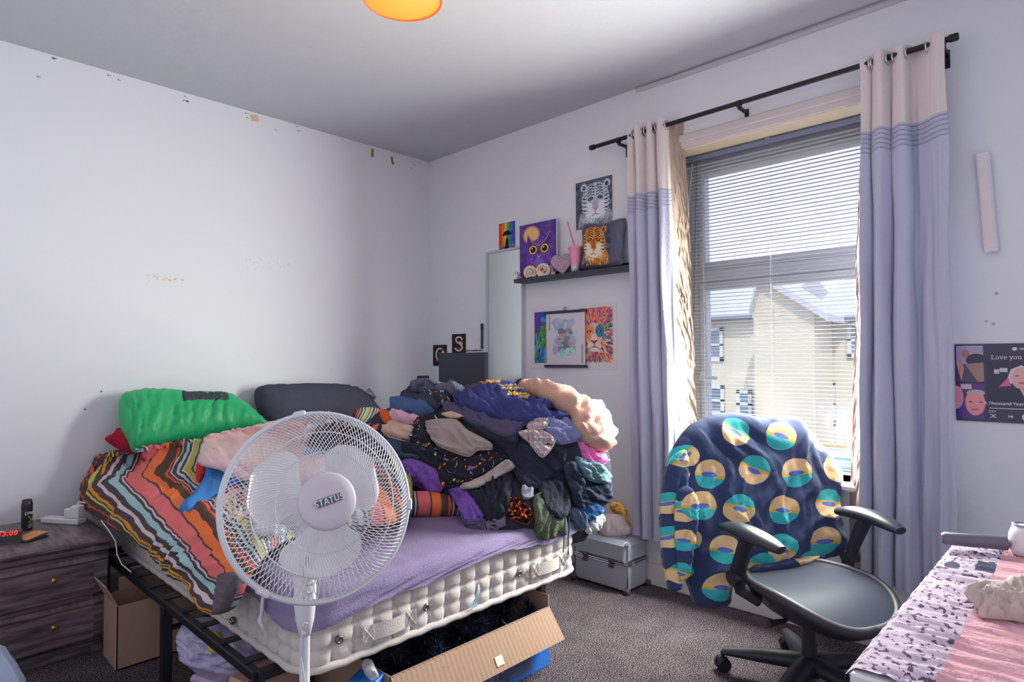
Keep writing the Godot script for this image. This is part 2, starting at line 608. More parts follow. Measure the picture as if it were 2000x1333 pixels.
func room() -> void:
	var st := S()
	span(st, Vector3(-0.2, -0.15, -0.35), Vector3(RX + 0.2, 0, FZ + 0.2))
	struct("floor", st, M.carpet)
	st = S()
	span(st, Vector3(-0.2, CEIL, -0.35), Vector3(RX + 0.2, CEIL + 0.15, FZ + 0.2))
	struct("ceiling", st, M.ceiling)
	struct("wall_back", hole_wall(-0.30, 0.0, -0.2, RX + 0.2, WX0, WX1, WY0, WY1), M.wall)
	st = S()
	span(st, Vector3(RX, 0, 0), Vector3(RX + 0.2, CEIL, FZ))
	struct("wall_right", st, M.wall)
	st = S()
	span(st, Vector3(-0.2, 0, FZ), Vector3(RX + 0.2, CEIL, FZ + 0.2))
	struct("wall_front", st, M.wall)
	# the wall behind the bed, with the marks that pictures and tape left on it
	st = S()
	span(st, Vector3(-0.2, 0, 0), Vector3(-0.002, CEIL, FZ))
	var wl := struct("wall_left", st, M.wall)
	var cv := Cv.new(1600, 1240, rgb(226, 228, 241), 4)
	var mark := func(px: float, py: float, r: float, c: Color) -> void:
		var p := on(px, py, 0, 0.0)
		cv.ell(p.z / FZ * 1600, (1.0 - p.y / CEIL) * 1240, r, r * 0.7, c)
	for q in [[106, 113], [211, 147], [231, 156], [359, 196], [361, 188], [482, 230], [480, 221], [582, 255], [579, 247], [667, 272], [538, 254], [808, 321], [803, 329], [818, 318], [830, 315], [74, 150]]:
		mark.call(q[0], q[1], 2.2, rgb(128, 122, 140))
		mark.call(q[0] + 4, q[1] + 1, 1.6, rgb(150, 145, 160))
	for q in [[105, 114, 120, 120, 200], [366, 198, 95, 95, 110]]: mark.call(q[0], q[1], 4.0, rgb(q[2], q[3], q[4]))
	var rg := RandomNumberGenerator.new()
	rg.seed = 6
	for i in 26:                                # flakes of torn paint and scuffs
		mark.call(300 + rg.randf() * 60 - rg.randf() * 25, 535 + rg.randf() * 15, rg.randf_range(0.8, 3.0), rgb(214, 190, 178))
		mark.call(480 + rg.randf() * 95, 505 + rg.randf() * 22, rg.randf_range(0.8, 2.2), rgb(203, 196, 205))
	for q in [[198, 765], [166, 800]]: mark.call(q[0], q[1], 2.5, rgb(110, 108, 120))
	st = S()
	st.set_smooth_group(-1)
	quad(st, Vector3(0, CEIL, 0), Vector3(0, CEIL, FZ), Vector3(0, 0, FZ), Vector3(0, 0, 0))
	quad(st, Vector3(-0.002, 0, 0), Vector3(-0.002, 0, FZ), Vector3(-0.002, CEIL, FZ), Vector3(-0.002, CEIL, 0))
	var wm := printed(cv.tex(), 0.9, 0.25)
	put("paint", st, wm, wl)
	for q in [[497, 231, 0.05, 0.042, 0.18, rgb(214, 190, 160)], [727, 299, 0.022, 0.065, 0.0, rgb(122, 150, 40)], [766, 314, 0.020, 0.062, 0.25, rgb(96, 146, 50)]]:
		var p := on(q[0], q[1], 0, 0.0)
		st = S()
		box(st, p + Vector3(0.0015, 0, 0), Vector3(0.003, q[3], q[2]), 0.001, Basis(Vector3.RIGHT, q[4]))
		var tp := put("adhesive_tab", st, mat(q[5], 0.6))
		tag(tp, ["beige scrap of sticky tape left high on the wall", "straight green sticky tab under the ceiling, farther from the corner", "tilted green sticky tab under the ceiling, closer to the corner"][0 if q[0] < 500 else 1 if q[0] < 740 else 2], "tab")
	# trims
	st = S()
	span(st, Vector3(0, 0, 0), Vector3(RX, 0.125, 0.016), 0.004)
	span(st, Vector3(0, 0.125, 0), Vector3(RX, 0.155, 0.009), 0.004)
	struct("baseboard_back", st, M.paint)
	st = S()
	span(st, Vector3(0, 0, 0.016), Vector3(0.016, 0.15, FZ), 0.004)
	struct("baseboard_left", st, M.paint)
	st = S()
	tube(st, [Vector3(2.02, CEIL - 0.012, 0.0), Vector3(2.3, CEIL - 0.018, 0.0), Vector3(3.2, CEIL - 0.02, 0.0), Vector3(RX, CEIL - 0.02, 0.0)], 0.016, 8)  # ridge added to stand in for the line of light along the ceiling edge
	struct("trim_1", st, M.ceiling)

const WX0 := 2.235
const WX1 := 3.37
const WY0 := 0.74
const WY1 := 2.535

func window_and_blind() -> void:
	# painted wooden head over the opening
	var st := S()
	span(st, Vector3(WX0 - 0.05, WY1 - 0.004, -0.02), Vector3(WX1 + 0.05, WY1 + 0.075, 0.012), 0.005)
	span(st, Vector3(WX0 - 0.05, WY1 + 0.03, 0.0), Vector3(WX1 + 0.05, WY1 + 0.075, 0.022), 0.006)
	struct("trim_2", st, mat(rgb(206, 198, 204), 0.5))
	st = S()
	span(st, Vector3(WX0, WY1 - 0.012, -0.22), Vector3(WX1, WY1 + 0.01, -0.0), 0.0)
	span(st, Vector3(WX0 - 0.01, WY0, -0.22), Vector3(WX0 + 0.012, WY1, -0.0), 0.0)
	span(st, Vector3(WX1 - 0.012, WY0, -0.22), Vector3(WX1 + 0.01, WY1, -0.0), 0.0)
	struct("trim_3", st, mat(rgb(232, 220, 198), 0.55))
	st = S()
	span(st, Vector3(WX0 - 0.06, WY0 - 0.035, -0.22), Vector3(WX1 + 0.06, WY0, 0.07), 0.01)
	struct("window_sill", st, M.paint)
	# white plastic window with a high transom
	var w := Node3D.new()
	w.name = "window_1"
	add_child(w)
	w.set_meta("kind", "structure")
	var zc := -0.24
	var ty := 1.815
	st = S()
	for b in [[WX0, WY0, WX0 + 0.075, WY1], [WX1 - 0.075, WY0, WX1, WY1], [WX0 + 0.075, WY0, WX1 - 0.075, WY0 + 0.075], [WX0 + 0.075, WY1 - 0.085, WX1 - 0.075, WY1], [WX0 + 0.075, ty - 0.04, WX1 - 0.075, ty + 0.04]]:
		span(st, Vector3(b[0], b[1], zc - 0.04), Vector3(b[2], b[3], zc + 0.03), 0.008)
	put("window_frame", st, M.upvc, w)
	for r in [[WY0 + 0.075, ty - 0.04], [ty + 0.04, WY1 - 0.085]]:
		st = S()
		for b in [[WX0 + 0.075, r[0], WX0 + 0.115, r[1]], [WX1 - 0.115, r[0], WX1 - 0.075, r[1]], [WX0 + 0.115, r[0], WX1 - 0.115, r[0] + 0.04], [WX0 + 0.115, r[1] - 0.04, WX1 - 0.115, r[1]]]:
			span(st, Vector3(b[0], b[1], zc - 0.03), Vector3(b[2], b[3], zc + 0.045), 0.008)
		var sash := put("sash", st, M.upvc, w)
		st = S()
		span(st, Vector3(WX0 + 0.11, r[0] + 0.035, zc - 0.004), Vector3(WX1 - 0.11, r[1] - 0.035, zc + 0.004))
		put("pane", st, M.glass, sash)
	st = S()
	var hp := on(1345, 735, 2, zc + 0.06)
	box(st, Vector3(WX0 + 0.095, hp.y, zc + 0.055), Vector3(0.026, 0.06, 0.02), 0.005)
	tube(st, [Vector3(WX0 + 0.095, hp.y, zc + 0.06), Vector3(WX0 + 0.1, hp.y, zc + 0.085), Vector3(WX0 + 0.15, hp.y - 0.005, zc + 0.088), Vector3(WX0 + 0.2, hp.y - 0.008, zc + 0.086)], [0.009, 0.009, 0.009, 0.008], 8)
	put("window_handle", st, M.white_plastic, w)
	# venetian blind
	var bz := -0.13
	var bx0 := WX0 + 0.016
	var bx1 := WX1 - 0.016
	var top := 2.488
	var bl := thing("venetian_blind", "white venetian blind with thin open slats in front of the window", "blind", Vector3((bx0 + bx1) / 2, WY0 + 0.06, bz))
	st = S()
	span(st, Vector3(bx0, top - 0.002, bz - 0.014), Vector3(bx1, top + 0.028, bz + 0.014), 0.003)
	put("headrail", st, mat(rgb(120, 130, 165), 0.4, 0.2), bl)
	st = S()
	span(st, Vector3(2.745, top - 0.006, bz + 0.012), Vector3(2.775, top + 0.034, bz + 0.018), 0.002)
	put("headrail_bracket", st, mat(rgb(120, 130, 165), 0.4, 0.2), bl)
	var sm := mat(rgb(226, 228, 234), 0.35)
	sm.backlight_enabled = true
	sm.backlight = Color(0.3, 0.3, 0.3)
	var slat := S()
	var tilt := deg_to_rad(-3.0)
	grid(slat, 1, 6, func(u: float, v: float) -> Vector3:
		var zz := (v - 0.5) * 0.025
		var yy := -pow((v - 0.5) * 2.0, 2) * 0.0022
		return Vector3((u - 0.5) * (bx1 - bx0), yy * cos(tilt) - zz * sin(tilt), zz * cos(tilt) + yy * sin(tilt)))
	grid(slat, 1, 6, func(u: float, v: float) -> Vector3:
		var zz := (0.5 - v) * 0.025
		var yy := -pow((v - 0.5) * 2.0, 2) * 0.0022 - 0.0004
		return Vector3((u - 0.5) * (bx1 - bx0), yy * cos(tilt) - zz * sin(tilt), zz * cos(tilt) + yy * sin(tilt)))
	slat.generate_normals()
	var smesh := slat.commit()
	smesh.surface_set_material(0, sm)
	var y := top - 0.03
	var low := WY0 + 0.03
	var rg := RandomNumberGenerator.new()
	rg.seed = 2
	while y > low:
		var o := MeshInstance3D.new()
		o.name = "slat"
		o.mesh = smesh
		bl.add_child(o, true)
		o.position = Vector3(0, y + rg.randf_range(-0.0006, 0.0006), bz) - Vector3(0, bl.position.y, bz)
		o.rotation.z = rg.randf_range(-0.0006, 0.0006)
		y -= 0.0205
	st = S()
	span(st, Vector3(bx0, low - 0.02, bz - 0.012), Vector3(bx1, low - 0.006, bz + 0.012), 0.003)
	put("bottom_rail", st, sm, bl)
	for x in [bx0 + 0.13, 2.765, bx1 - 0.13]:
		for zz in [-0.0135, 0.0135]:
			st = S()
			tube(st, [Vector3(x, top, bz + zz), Vector3(x, low - 0.01, bz + zz)], 0.0009, 4, false)
			put("ladder_cord", st, M.white_plastic, bl)
	var wa := on(1352, 320, 2, bz + 0.03)
	var wb := on(1329, 600, 2, bz + 0.03)
	st = S()
	tube(st, [wa, wb], 0.0038, 8)
	put("tilt_wand", st, mat(rgb(170, 178, 190), 0.2), bl)
	for k in 2:
		st = S()
		var c0 := on(1351 + k * 3, 700, 2, bz + 0.025)
		tube(st, [Vector3(bx0 + 0.1, top, bz + 0.02), c0, on(1358 + k * 4, 835, 2, bz + 0.025)], 0.0011, 4, false)
		put("lift_cord", st, M.grey_plastic, bl)

func curtain(called: String, label: String, x0t: float, x1t: float, x0b: float, x1b: float, ybot: float, band: float, folds: Array, seed_: int, lining: Array) -> void:
	var o := thing(called, label, "curtain", Vector3((x0b + x1b) / 2, ybot, 0.1), "eyelet curtains at the window")
	var top := 2.70
	var shape := func(u: float, y: float) -> Vector3:
		var k := (top - y) / (top - ybot)
		var x := lerpf(lerpf(x0t, x0b, k), lerpf(x1t, x1b, k), u)
		var ph := 0.0
		for f in folds.size() - 1:
			if u >= folds[f] and u <= folds[f + 1]:
				ph = f + (u - folds[f]) / (folds[f + 1] - folds[f])
		N.seed = seed_
		var amp := 0.026 + 0.014 * sin(ph * 1.9 + seed_) + 0.008 * k
		var z := 0.1 + amp * cos(ph * PI) + 0.008 * N.get_noise_2d(u * 900, y * 90) * (0.3 + k)
		x += 0.012 * sin(ph * PI) + 0.006 * N.get_noise_2d(u * 500 + 77, y * 120)
		return Vector3(x, y + 0.004 * cos(ph * PI * 2.0) * (1.0 - k), z)
	var bandf := 0.165
	for s in [["upper_panel", top, band, rgb(220, 209, 213), 10], ["lower_panel", band, ybot, rgb(186, 188, 216), 50]]:
		var st := S()
		var ya: float = s[1]
		var yb: float = s[2]
		grid(st, 90, s[4], func(u: float, v: float) -> Vector3: return shape.call(u, lerpf(ya, yb, v)))
		grid(st, 90, s[4], func(u: float, v: float) -> Vector3: return shape.call(1.0 - u, lerpf(ya, yb, v)) + Vector3(0, 0, -0.004))
		put(s[0], st, bump(mat(s[3], 0.85, 0, 0.3), M.weave, 5.0, 0.35), o)
	for k in 5:
		var st := S()
		var yy := band - 0.012 - k * 0.021
		var pts := []
		for i in 91: pts.append(shape.call(i / 90.0, yy) + Vector3(0, 0, 0.002))
		tube(st, pts, 0.0028, 5, true, 1.0, Vector3.UP)
		put("pin_tuck", st, cloth(164, 166, 194), o)
	# eyelets round the pole, one at each fold that crosses it
	for f in range(0, folds.size() - 1):
		var u: float = (folds[f] + folds[f + 1]) * 0.5
		var p: Vector3 = shape.call(u, 2.655)
		var st := S()
		var pts := []
		for i in 19:
			var a := TAU * i / 18.0
			pts.append(Vector3(p.x, 2.657 + cos(a) * 0.024, 0.1 + sin(a) * 0.024))
		tube(st, pts, 0.0042, 6, false, 1.0, Vector3.RIGHT)
		put("eyelet", st, M.chrome, o)
	if lining:
		var st := S()
		var side: int = lining[0]
		var wt: float = lining[1]
		var wb: float = lining[2]
		grid(st, 22, 90, func(u: float, v: float) -> Vector3:
			var y := lerpf(top - 0.02, ybot + 0.01, v)
			var e: Vector3 = shape.call(1.0 if side > 0 else 0.0, y)
			var wd := lerpf(wt, wb, v) * u
			var cr_ := fold(Vector2(u * 60, y * 260), 1.45, seed_ + 3, 0.014, 0.05) * 0.008 * minf(1.0, 6.0 * u * (1.0 - u) + 0.3)
			return e + Vector3(side * wd, 0, -0.085 * sin(u * 1.3) + cr_))
		put("lining", st, bump(mat(lining[3], 0.8, 0, 0.3), M.weave, 5.0, 0.35), o)

func curtains() -> void:
	var a := Vector3(1.768, 2.655, 0.1)
	var b := Vector3(3.612, 2.668, 0.1)
	var o := thing("curtain_pole", "dark metal curtain pole over the window with plain end caps", "curtain pole", a)
	var st := S()
	tube(st, [a, b], 0.0125, 14)
	put("pole", st, M.black_metal, o)
	for e in [[a, Vector3(-1, 0, 0)], [b, Vector3(1, 0, 0)]]:
		st = S()
		tube(st, [e[0] - e[1] * 0.004, e[0] + e[1] * 0.026, e[0] + e[1] * 0.03], [0.0165, 0.0165, 0.013], 14)
		put("end_cap", st, M.black_metal, o)
	for x in [1.95, 2.70, 3.585]:
		st = S()
		var p := Vector3(x, 2.655 + (x - 1.768) * 0.007, 0.1)
		span(st, Vector3(x - 0.011, p.y - 0.085, 0.0), Vector3(x + 0.011, p.y - 0.005, 0.006), 0.002)
		span(st, Vector3(x - 0.009, p.y - 0.032, 0.0), Vector3(x + 0.009, p.y - 0.016, 0.1), 0.003)
		tube(st, [p + Vector3(-0.011, -0.004, 0), p + Vector3(0.011, -0.004, 0)], 0.0175, 12)
		put("bracket", st, M.black_metal, o)
	curtain("curtain", "grey eyelet curtain with cream top, bunched on the side of the shelf", 2.02, 2.285, 2.03, 2.33, 0.30, 2.295, [0.0, 0.18, 0.30, 0.42, 0.55, 0.70, 0.84, 1.0], 11, [1, 0.05, 0.085, rgb(178, 158, 146)])
	curtain("curtain", "grey eyelet curtain with cream top, bunched on the side of the photo plaque", 3.275, 3.60, 3.23, 3.595, 0.32, 2.355, [0.0, 0.12, 0.24, 0.37, 0.47, 0.60, 1.0], 23, [-1, 0.012, 0.07, rgb(176, 150, 154)])

func street() -> void:
	# first floor room: the street lies 2.9 m below
	var gy := -2.9
	var st := S()
	span(st, Vector3(-90, gy - 0.3, -90), Vector3(60, gy, -1.2))
	struct("street_ground", st, mat(rgb(150, 148, 146), 0.95))
	var render_m: StandardMaterial3D = bump(mat(rgb(232, 225, 206), 0.95, 0, 0.2), M.rough_n, 0.5, 0.4, true)
	var render_m2: StandardMaterial3D = bump(mat(rgb(230, 219, 197), 0.95, 0, 0.2), M.rough_n, 0.5, 0.4, true)
	var roof_m := mat(rgb(206, 206, 218), 0.9)
	var white := mat(rgb(236, 236, 238), 0.5)
	var pane := mat(rgb(120, 140, 165), 0.1)
	var z := -13.0
	# corners taken from the photograph, on the plane of each front
	var mk := func(called: String, label: String, zf: float, xl: float, xr: float, eave: float, peak: Array, wallm: Material, wins: Array, deep: float, rise: float) -> void:
		var o := thing(called, label, "house", Vector3((xl + xr) / 2, gy, zf - deep / 2))
		var s := S()
		span(s, Vector3(xl, gy, zf - deep), Vector3(xr, eave, zf))
		put("wall", s, wallm, o)
		s = S()
		if peak:                 # gable towards the street
			prism(s, PackedVector2Array([Vector2(xl, eave), Vector2(xr, eave), Vector2(peak[0], peak[1])]), Transform3D(Basis.IDENTITY, Vector3(0, 0, zf - deep)), deep)
			put("gable", s, wallm, o)
			s = S()
			for e in [xl, xr]:
				var slope: float = (eave - peak[1]) / (e - peak[0])
				var k := 0.35 * signf(e - peak[0]) if absf(slope) < 1.5 else 0.0
				prism(s, PackedVector2Array([Vector2(peak[0], peak[1]), Vector2(e + k, eave + slope * k), Vector2(e + k, eave + slope * k + 0.16), Vector2(peak[0], peak[1] + 0.16)]), Transform3D(Basis.IDENTITY, Vector3(0, 0, zf - deep - 0.2)), deep + 0.45)
			put("roof", s, roof_m, o)
		else:                    # eaves towards the street
			var prof := PackedVector2Array([Vector2(0.4, eave - 0.12), Vector2(0.4, eave), Vector2(-deep * 0.5, eave + rise), Vector2(-deep - 0.4, eave), Vector2(-deep - 0.4, eave - 0.12)])
			prism(s, prof, Transform3D(Basis(Vector3(0, 0, 1), Vector3.UP, Vector3(1, 0, 0)), Vector3(xl - 0.15, 0, zf)), xr - xl + 0.3)
			put("roof", s, roof_m, o)
			s = S()
			tube(s, [Vector3(xl, eave - 0.08, zf + 0.42), Vector3(xr, eave - 0.08, zf + 0.42)], 0.06, 8)
			put("gutter", s, mat(rgb(120, 124, 140), 0.5), o)
		for wn in wins:
			var a := on(wn[0], wn[1], 2, zf)
			var b := on(wn[2], wn[3], 2, zf)
			var y1 := (a.y)
			var y0 := (b.y)
			s = S()
			for q in [[a.x, y0, a.x + 0.09, y1], [b.x - 0.09, y0, b.x, y1], [a.x, y1 - 0.09, b.x, y1], [a.x, y0, b.x, y0 + 0.12], [a.x, (y0 + y1) / 2 - 0.03, b.x, (y0 + y1) / 2 + 0.03]]:
				span(s, Vector3(q[0], q[1], zf - 0.02), Vector3(q[2], q[3], zf + 0.07))
			var f := put(wn[4], s, white, o)
			s = S()
			span(s, Vector3(a.x, y0, zf), Vector3(b.x, y1, zf + 0.02))
			put("pane", s, pane if wn[4] == "window" else mat(rgb(120, 150, 175), 0.3), f)
	var e1 := on(1430, 618, 2, z).y
	mk.call("house", "cream rendered house with pale slate roof and gutter, opposite the window", z, on(1180, 640, 2, z).x, on(1482, 640, 2, z).x, e1, [], render_m, [[1378, 642, 1414, 706, "window"], [1362, 752, 1416, 812, "window"], [1440, 762, 1470, 818, "door"]], 8.0, 1.35)
	var z2 := -11.2
	var pk := on(1489, 546, 2, z2)
	mk.call("house", "plain peach rendered gable house standing between two eaves", z2, on(1472, 640, 2, z2).x, on(1590, 640, 2, z2).x, on(1588, 608, 2, z2).y, [pk.x, pk.y], render_m2, [], 1.2, 0.0)
	var z3 := -12.6
	mk.call("house", "cream house with blue glazed window and downpipe, beside the gable", z3, on(1592, 640, 2, z3).x, on(1900, 640, 2, z3).x, on(1640, 618, 2, z3).y, [], render_m, [[1603, 745, 1633, 832, "window"], [1655, 630, 1690, 700, "window"]], 8.0, 1.6)
	var dp := on(1600, 700, 2, z3 + 0.1)
	st = S()
	tube(st, [Vector3(dp.x + 0.15, on(1640, 618, 2, z3).y, z3 + 0.1), Vector3(dp.x + 0.15, gy, z3 + 0.1)], 0.05, 8)
	var pipe := put("downpipe", st, mat(rgb(150, 160, 170), 0.5))
	tag(pipe, "grey downpipe on the front of the house beside the gable", "pipe")
	# timber fence below, right under the window
	var zf := -6.0
	var f0 := on(1560, 862, 2, zf)
	var fence := thing("garden_fence", "yellow timber board fence below the window", "fence", Vector3(f0.x + 1.5, gy, zf))
	var bm := [mat(rgb(226, 186, 110), 0.8), mat(rgb(214, 170, 96), 0.8)]
	for i in 26:
		var s := S()
		span(s, Vector3(f0.x + i * 0.16, gy, zf - 0.02), Vector3(f0.x + i * 0.16 + 0.15, f0.y, zf), 0.01)
		put("board", s, bm[i % 2], fence)
	for y in [gy + 0.4, f0.y - 0.35]:
		var s := S()
		span(s, Vector3(f0.x, y, zf - 0.07), Vector3(f0.x + 4.16, y + 0.09, zf - 0.02), 0.01)
		put("rail", s, bm[1], fence)

func lamp_face() -> StandardMaterial3D:
	var m := mat(rgb(120, 70, 24), 0.6)
	m.emission_enabled = true
	m.emission = rgb(255, 184, 72)
	m.emission_energy_multiplier = 0.92
	return m

func ceiling_lamp() -> void:
	var c := at(786, 0, 2.36)
	var o := thing("pendant_lamp", "orange fabric drum lampshade hanging from the ceiling, lit", "lamp", c)
	var st := S()
	var r := 0.147
	lathe(st, [Vector2(r, 0.0), Vector2(r, 0.19), Vector2(r - 0.003, 0.19), Vector2(r - 0.003, 0.0), Vector2(r, 0.0)], 48, Transform3D(Basis.IDENTITY, c))
	var sh := glow(rgb(232, 120, 40), 0.35)
	sh.backlight_enabled = true
	sh.backlight = rgb(220, 110, 40)
	put("lamp_shade", st, sh, o)
	st = S()
	lathe(st, [Vector2(0.0, 0.004), Vector2(r - 0.004, 0.004), Vector2(r - 0.004, 0.006), Vector2(0.0, 0.006)], 48, Transform3D(Basis.IDENTITY, c))
	put("lamp_diffuser", st, lamp_face(), o)
	st = S()
	var ring := []
	for i in 49: ring.append(c + Vector3(cos(TAU * i / 48.0) * r, 0.0, sin(TAU * i / 48.0) * r))
	tube(st, ring, 0.0025, 6, false)
	put("rim", st, mat(rgb(206, 60, 36), 0.6), o)
	st = S()
	tube(st, [c + Vector3(0, 0.18, 0), Vector3(c.x, CEIL, c.z)], 0.004, 6)
	put("cord", st, M.white_plastic, o)
	st = S()
	lathe(st, [Vector2(0.0, CEIL - 0.03), Vector2(0.03, CEIL - 0.028), Vector2(0.045, CEIL - 0.006), Vector2(0.045, CEIL)], 20, Transform3D(Basis.IDENTITY, Vector3(c.x, 0, c.z)))
	put("ceiling_rose", st, M.white_plastic, o)
	var l := OmniLight3D.new()
	l.name = "pendant_glow"
	l.position = c + Vector3(0, -0.16, 0)
	l.light_color = Color(1.0, 0.72, 0.42)
	l.light_energy = 0.16
	l.light_size = 0.12
	l.omni_range = 9.0
	l.omni_attenuation = 2.0
	l.shadow_enabled = true
	add_child(l)

# ---------------------------------------------------------------- bed
const BX0 := 0.34
const BX1 := 2.285
const FX1 := 2.12                      # foot rail of the bed frame
const BZ0 := 0.955
const BZ1 := 2.30
const BY0 := 0.365
const BY1 := 0.60

func loop_point(s: float, inset: float, r: float) -> Array:      # walk round the mattress: s in metres from the corner BX0, BZ1 along +x; returns [x, z, outward x, outward z]
	var x0 := BX0 + inset
	var x1 := BX1 - inset
	var z0 := BZ0 + inset
	var z1 := BZ1 - inset
	var a := x1 - x0 - 2 * r
	var b := z1 - z0 - 2 * r
	var q := PI * r / 2
	var tot := 2 * a + 2 * b + 4 * q
	s = fposmod(s, 1.0) * tot
	var segs := [[a, 0], [q, 1], [b, 2], [q, 3], [a, 4], [q, 5], [b, 6], [q, 7]]
	for g in segs:
		if s <= g[0] or g[1] == 7:
			var t: float = s / g[0]
			match g[1]:
				0: return [x0 + r + a * t, z1, 0.0, 1.0]
				1: return [x1 - r + r * sin(t * PI / 2), z1 - r + r * cos(t * PI / 2), sin(t * PI / 2), cos(t * PI / 2)]
				2: return [x1, z1 - r - b * t, 1.0, 0.0]
				3: return [x1 - r + r * cos(t * PI / 2), z0 + r - r * sin(t * PI / 2), cos(t * PI / 2), -sin(t * PI / 2)]
				4: return [x1 - r - a * t, z0, 0.0, -1.0]
				5: return [x0 + r - r * sin(t * PI / 2), z0 + r - r * cos(t * PI / 2), -sin(t * PI / 2), -cos(t * PI / 2)]
				6: return [x0, z0 + r + b * t, -1.0, 0.0]
				_: return [x0 + r - r * cos(t * PI / 2), z1 - r + r * sin(t * PI / 2), -cos(t * PI / 2), sin(t * PI / 2)]
		s -= g[0]
	return [x0, z1, 0.0, 1.0]

func mattress() -> void:
	var o := thing("mattress", "cream tufted mattress with handles on a black metal bed frame", "mattress", Vector3((BX0 + BX1) / 2, BY0, (BZ0 + BZ1) / 2))
	var tick := bump(mat(rgb(206, 198, 199), 0.85, 0, 0.3), M.weave, 7.0, 0.3)
	var st := S()
	var per := 6.5
	var cells := 84
	grid(st, cells * 6, 26, func(u: float, v: float) -> Vector3:
		var y := lerpf(BY0 + 0.008, BY1 - 0.008, v)
		var e := loop_point(u, 0.0, 0.09)
		var cu_ := absf(sin(u * cells * PI))
		var cv := absf(sin(v * 4.0 * PI))
		var puff := 0.017 * pow(cu_, 0.45) * pow(cv, 0.45) - 0.008
		puff += 0.006 * sin(v * PI)
		return Vector3(e[0] + e[2] * puff, y, e[1] + e[3] * puff))
	put("border", st, tick, o)
	st = S()
	span(st, Vector3(BX0 + 0.05, BY0, BZ0 + 0.05), Vector3(BX1 - 0.05, BY1, BZ1 - 0.05), 0.02)
	for y in [BY0 + 0.004, BY1 - 0.004]:
		grid(st, 160, 6, func(u: float, v: float) -> Vector3:
			var e := loop_point(u, 0.0, 0.09)
			var k := v * 0.12
			return Vector3(e[0] - e[2] * k, y, e[1] - e[3] * k))
	put("panel", st, tick, o)
	for y in [BY0 + 0.008, BY1 - 0.008]:
		st = S()
		var pts := []
		for i in 241:
			var e := loop_point(i / 240.0, 0.0, 0.09)
			pts.append(Vector3(e[0] + e[2] * 0.004, y + 0.0025 * sin(i * 1.7), e[1] + e[3] * 0.004))
		tube(st, pts, 0.013, 8, false)
		put("piping", st, tick, o)
	# handles and vents on the foot face (x = BX1)
	for h in [[700, 1240, 806, 1200], [1030, 1115, 1098, 1092]]:
		var a := on(h[0], h[1], 0, BX1)
		var b := on(h[2], h[3], 0, BX1)
		var y := (a.y + b.y) / 2
		st = S()
		grid(st, 18, 4, func(u: float, v: float) -> Vector3:
			var bow := 0.021 + 0.010 * pow(sin(clampf((u - 0.2) / 0.6, 0, 1) * PI), 0.7)
			return Vector3(BX1 + bow, y + (v - 0.5) * 0.052, lerpf(a.z, b.z, u)))
		var hd := put("handle", st, tick, o)
		st = S()
		for e in [0.02, 0.2, 0.8, 0.98]:
			var zz := lerpf(a.z, b.z, e)
			tube(st, [Vector3(BX1 + 0.0225, y - 0.026, zz), Vector3(BX1 + 0.0225, y + 0.026, zz)], 0.002, 5)
		for e in [[0.02, 0.2], [0.8, 0.98]]:
			tube(st, [Vector3(BX1 + 0.0235, y - 0.026, lerpf(a.z, b.z, e[0])), Vector3(BX1 + 0.0235, y + 0.026, lerpf(a.z, b.z, e[1]))], 0.002, 5)
			tube(st, [Vector3(BX1 + 0.0235, y + 0.026, lerpf(a.z, b.z, e[0])), Vector3(BX1 + 0.0235, y - 0.026, lerpf(a.z, b.z, e[1]))], 0.002, 5)
		put("stitching", st, tick, hd)
	var vents := []
	for q in [[662, 1250], [831, 1187], [1013, 1121]]: vents.append([on(q[0], q[1], 0, BX1 + 0.012), Basis(Vector3.FORWARD, PI / 2)])
	for q in [[386, 1164], [455, 1213]]: vents.append([on(q[0], q[1], 2, BZ1 + 0.012), Basis(Vector3.RIGHT, PI / 2)])
	for v in vents:
		st = S()
		lathe(st, [Vector2(0.0, 0.004), Vector2(0.005, 0.003), Vector2(0.0065, 0.008), Vector2(0.011, 0.009), Vector2(0.0135, 0.004), Vector2(0.0135, -0.004)], 16, Transform3D(v[1], v[0]))
		put("vent", st, mat(rgb(120, 116, 122), 0.35, 0.8), o)
	# care label hanging from the border
	st = S()
	var la := on(935, 1142, 0, BX1 + 0.026)
	grid(st, 4, 10, func(u: float, v: float) -> Vector3: return la + Vector3(0.006 * sin(v * 5.0), -0.085 * v, -(u - 0.5) * (0.008 + 0.026 * v) + 0.02 * v))
	put("care_label", st, mat(rgb(176, 206, 228), 0.6), o)
	# bed base: black steel rails, legs and slats
	var fr := thing("bed_frame", "black steel bed frame with slats under the mattress", "bed frame", Vector3(1.3, 0, 1.65))
	var ry := BY0 - 0.022
	for e in [[Vector3(BX0 - 0.04, ry, 2.37), Vector3(FX1, ry, 2.37)], [Vector3(BX0 - 0.04, ry, BZ0 + 0.05), Vector3(FX1, ry, BZ0 + 0.05)], [Vector3(BX0 - 0.03, ry, 2.37), Vector3(BX0 - 0.03, ry, BZ0)], [Vector3(FX1, ry, 2.37), Vector3(FX1, ry, BZ0)], [Vector3(BX0, ry - 0.03, 1.66), Vector3(FX1, ry - 0.03, 1.66)]]:
		st = S()
		var d: Vector3 = (e[1] - e[0])
		box(st, (e[0] + e[1]) / 2, Vector3(maxf(absf(d.x), 0.03) + 0.0, 0.034, maxf(absf(d.z), 0.03)), 0.004)
		put("rail", st, M.black_metal, fr)
	for k in 9:
		st = S()
		var x := 0.50 + k * 0.192
		span(st, Vector3(x - 0.022, BY0 - 0.006, BZ0), Vector3(x + 0.022, BY0 - 0.001, 2.38), 0.001)
		put("slat", st, M.black_metal, fr)
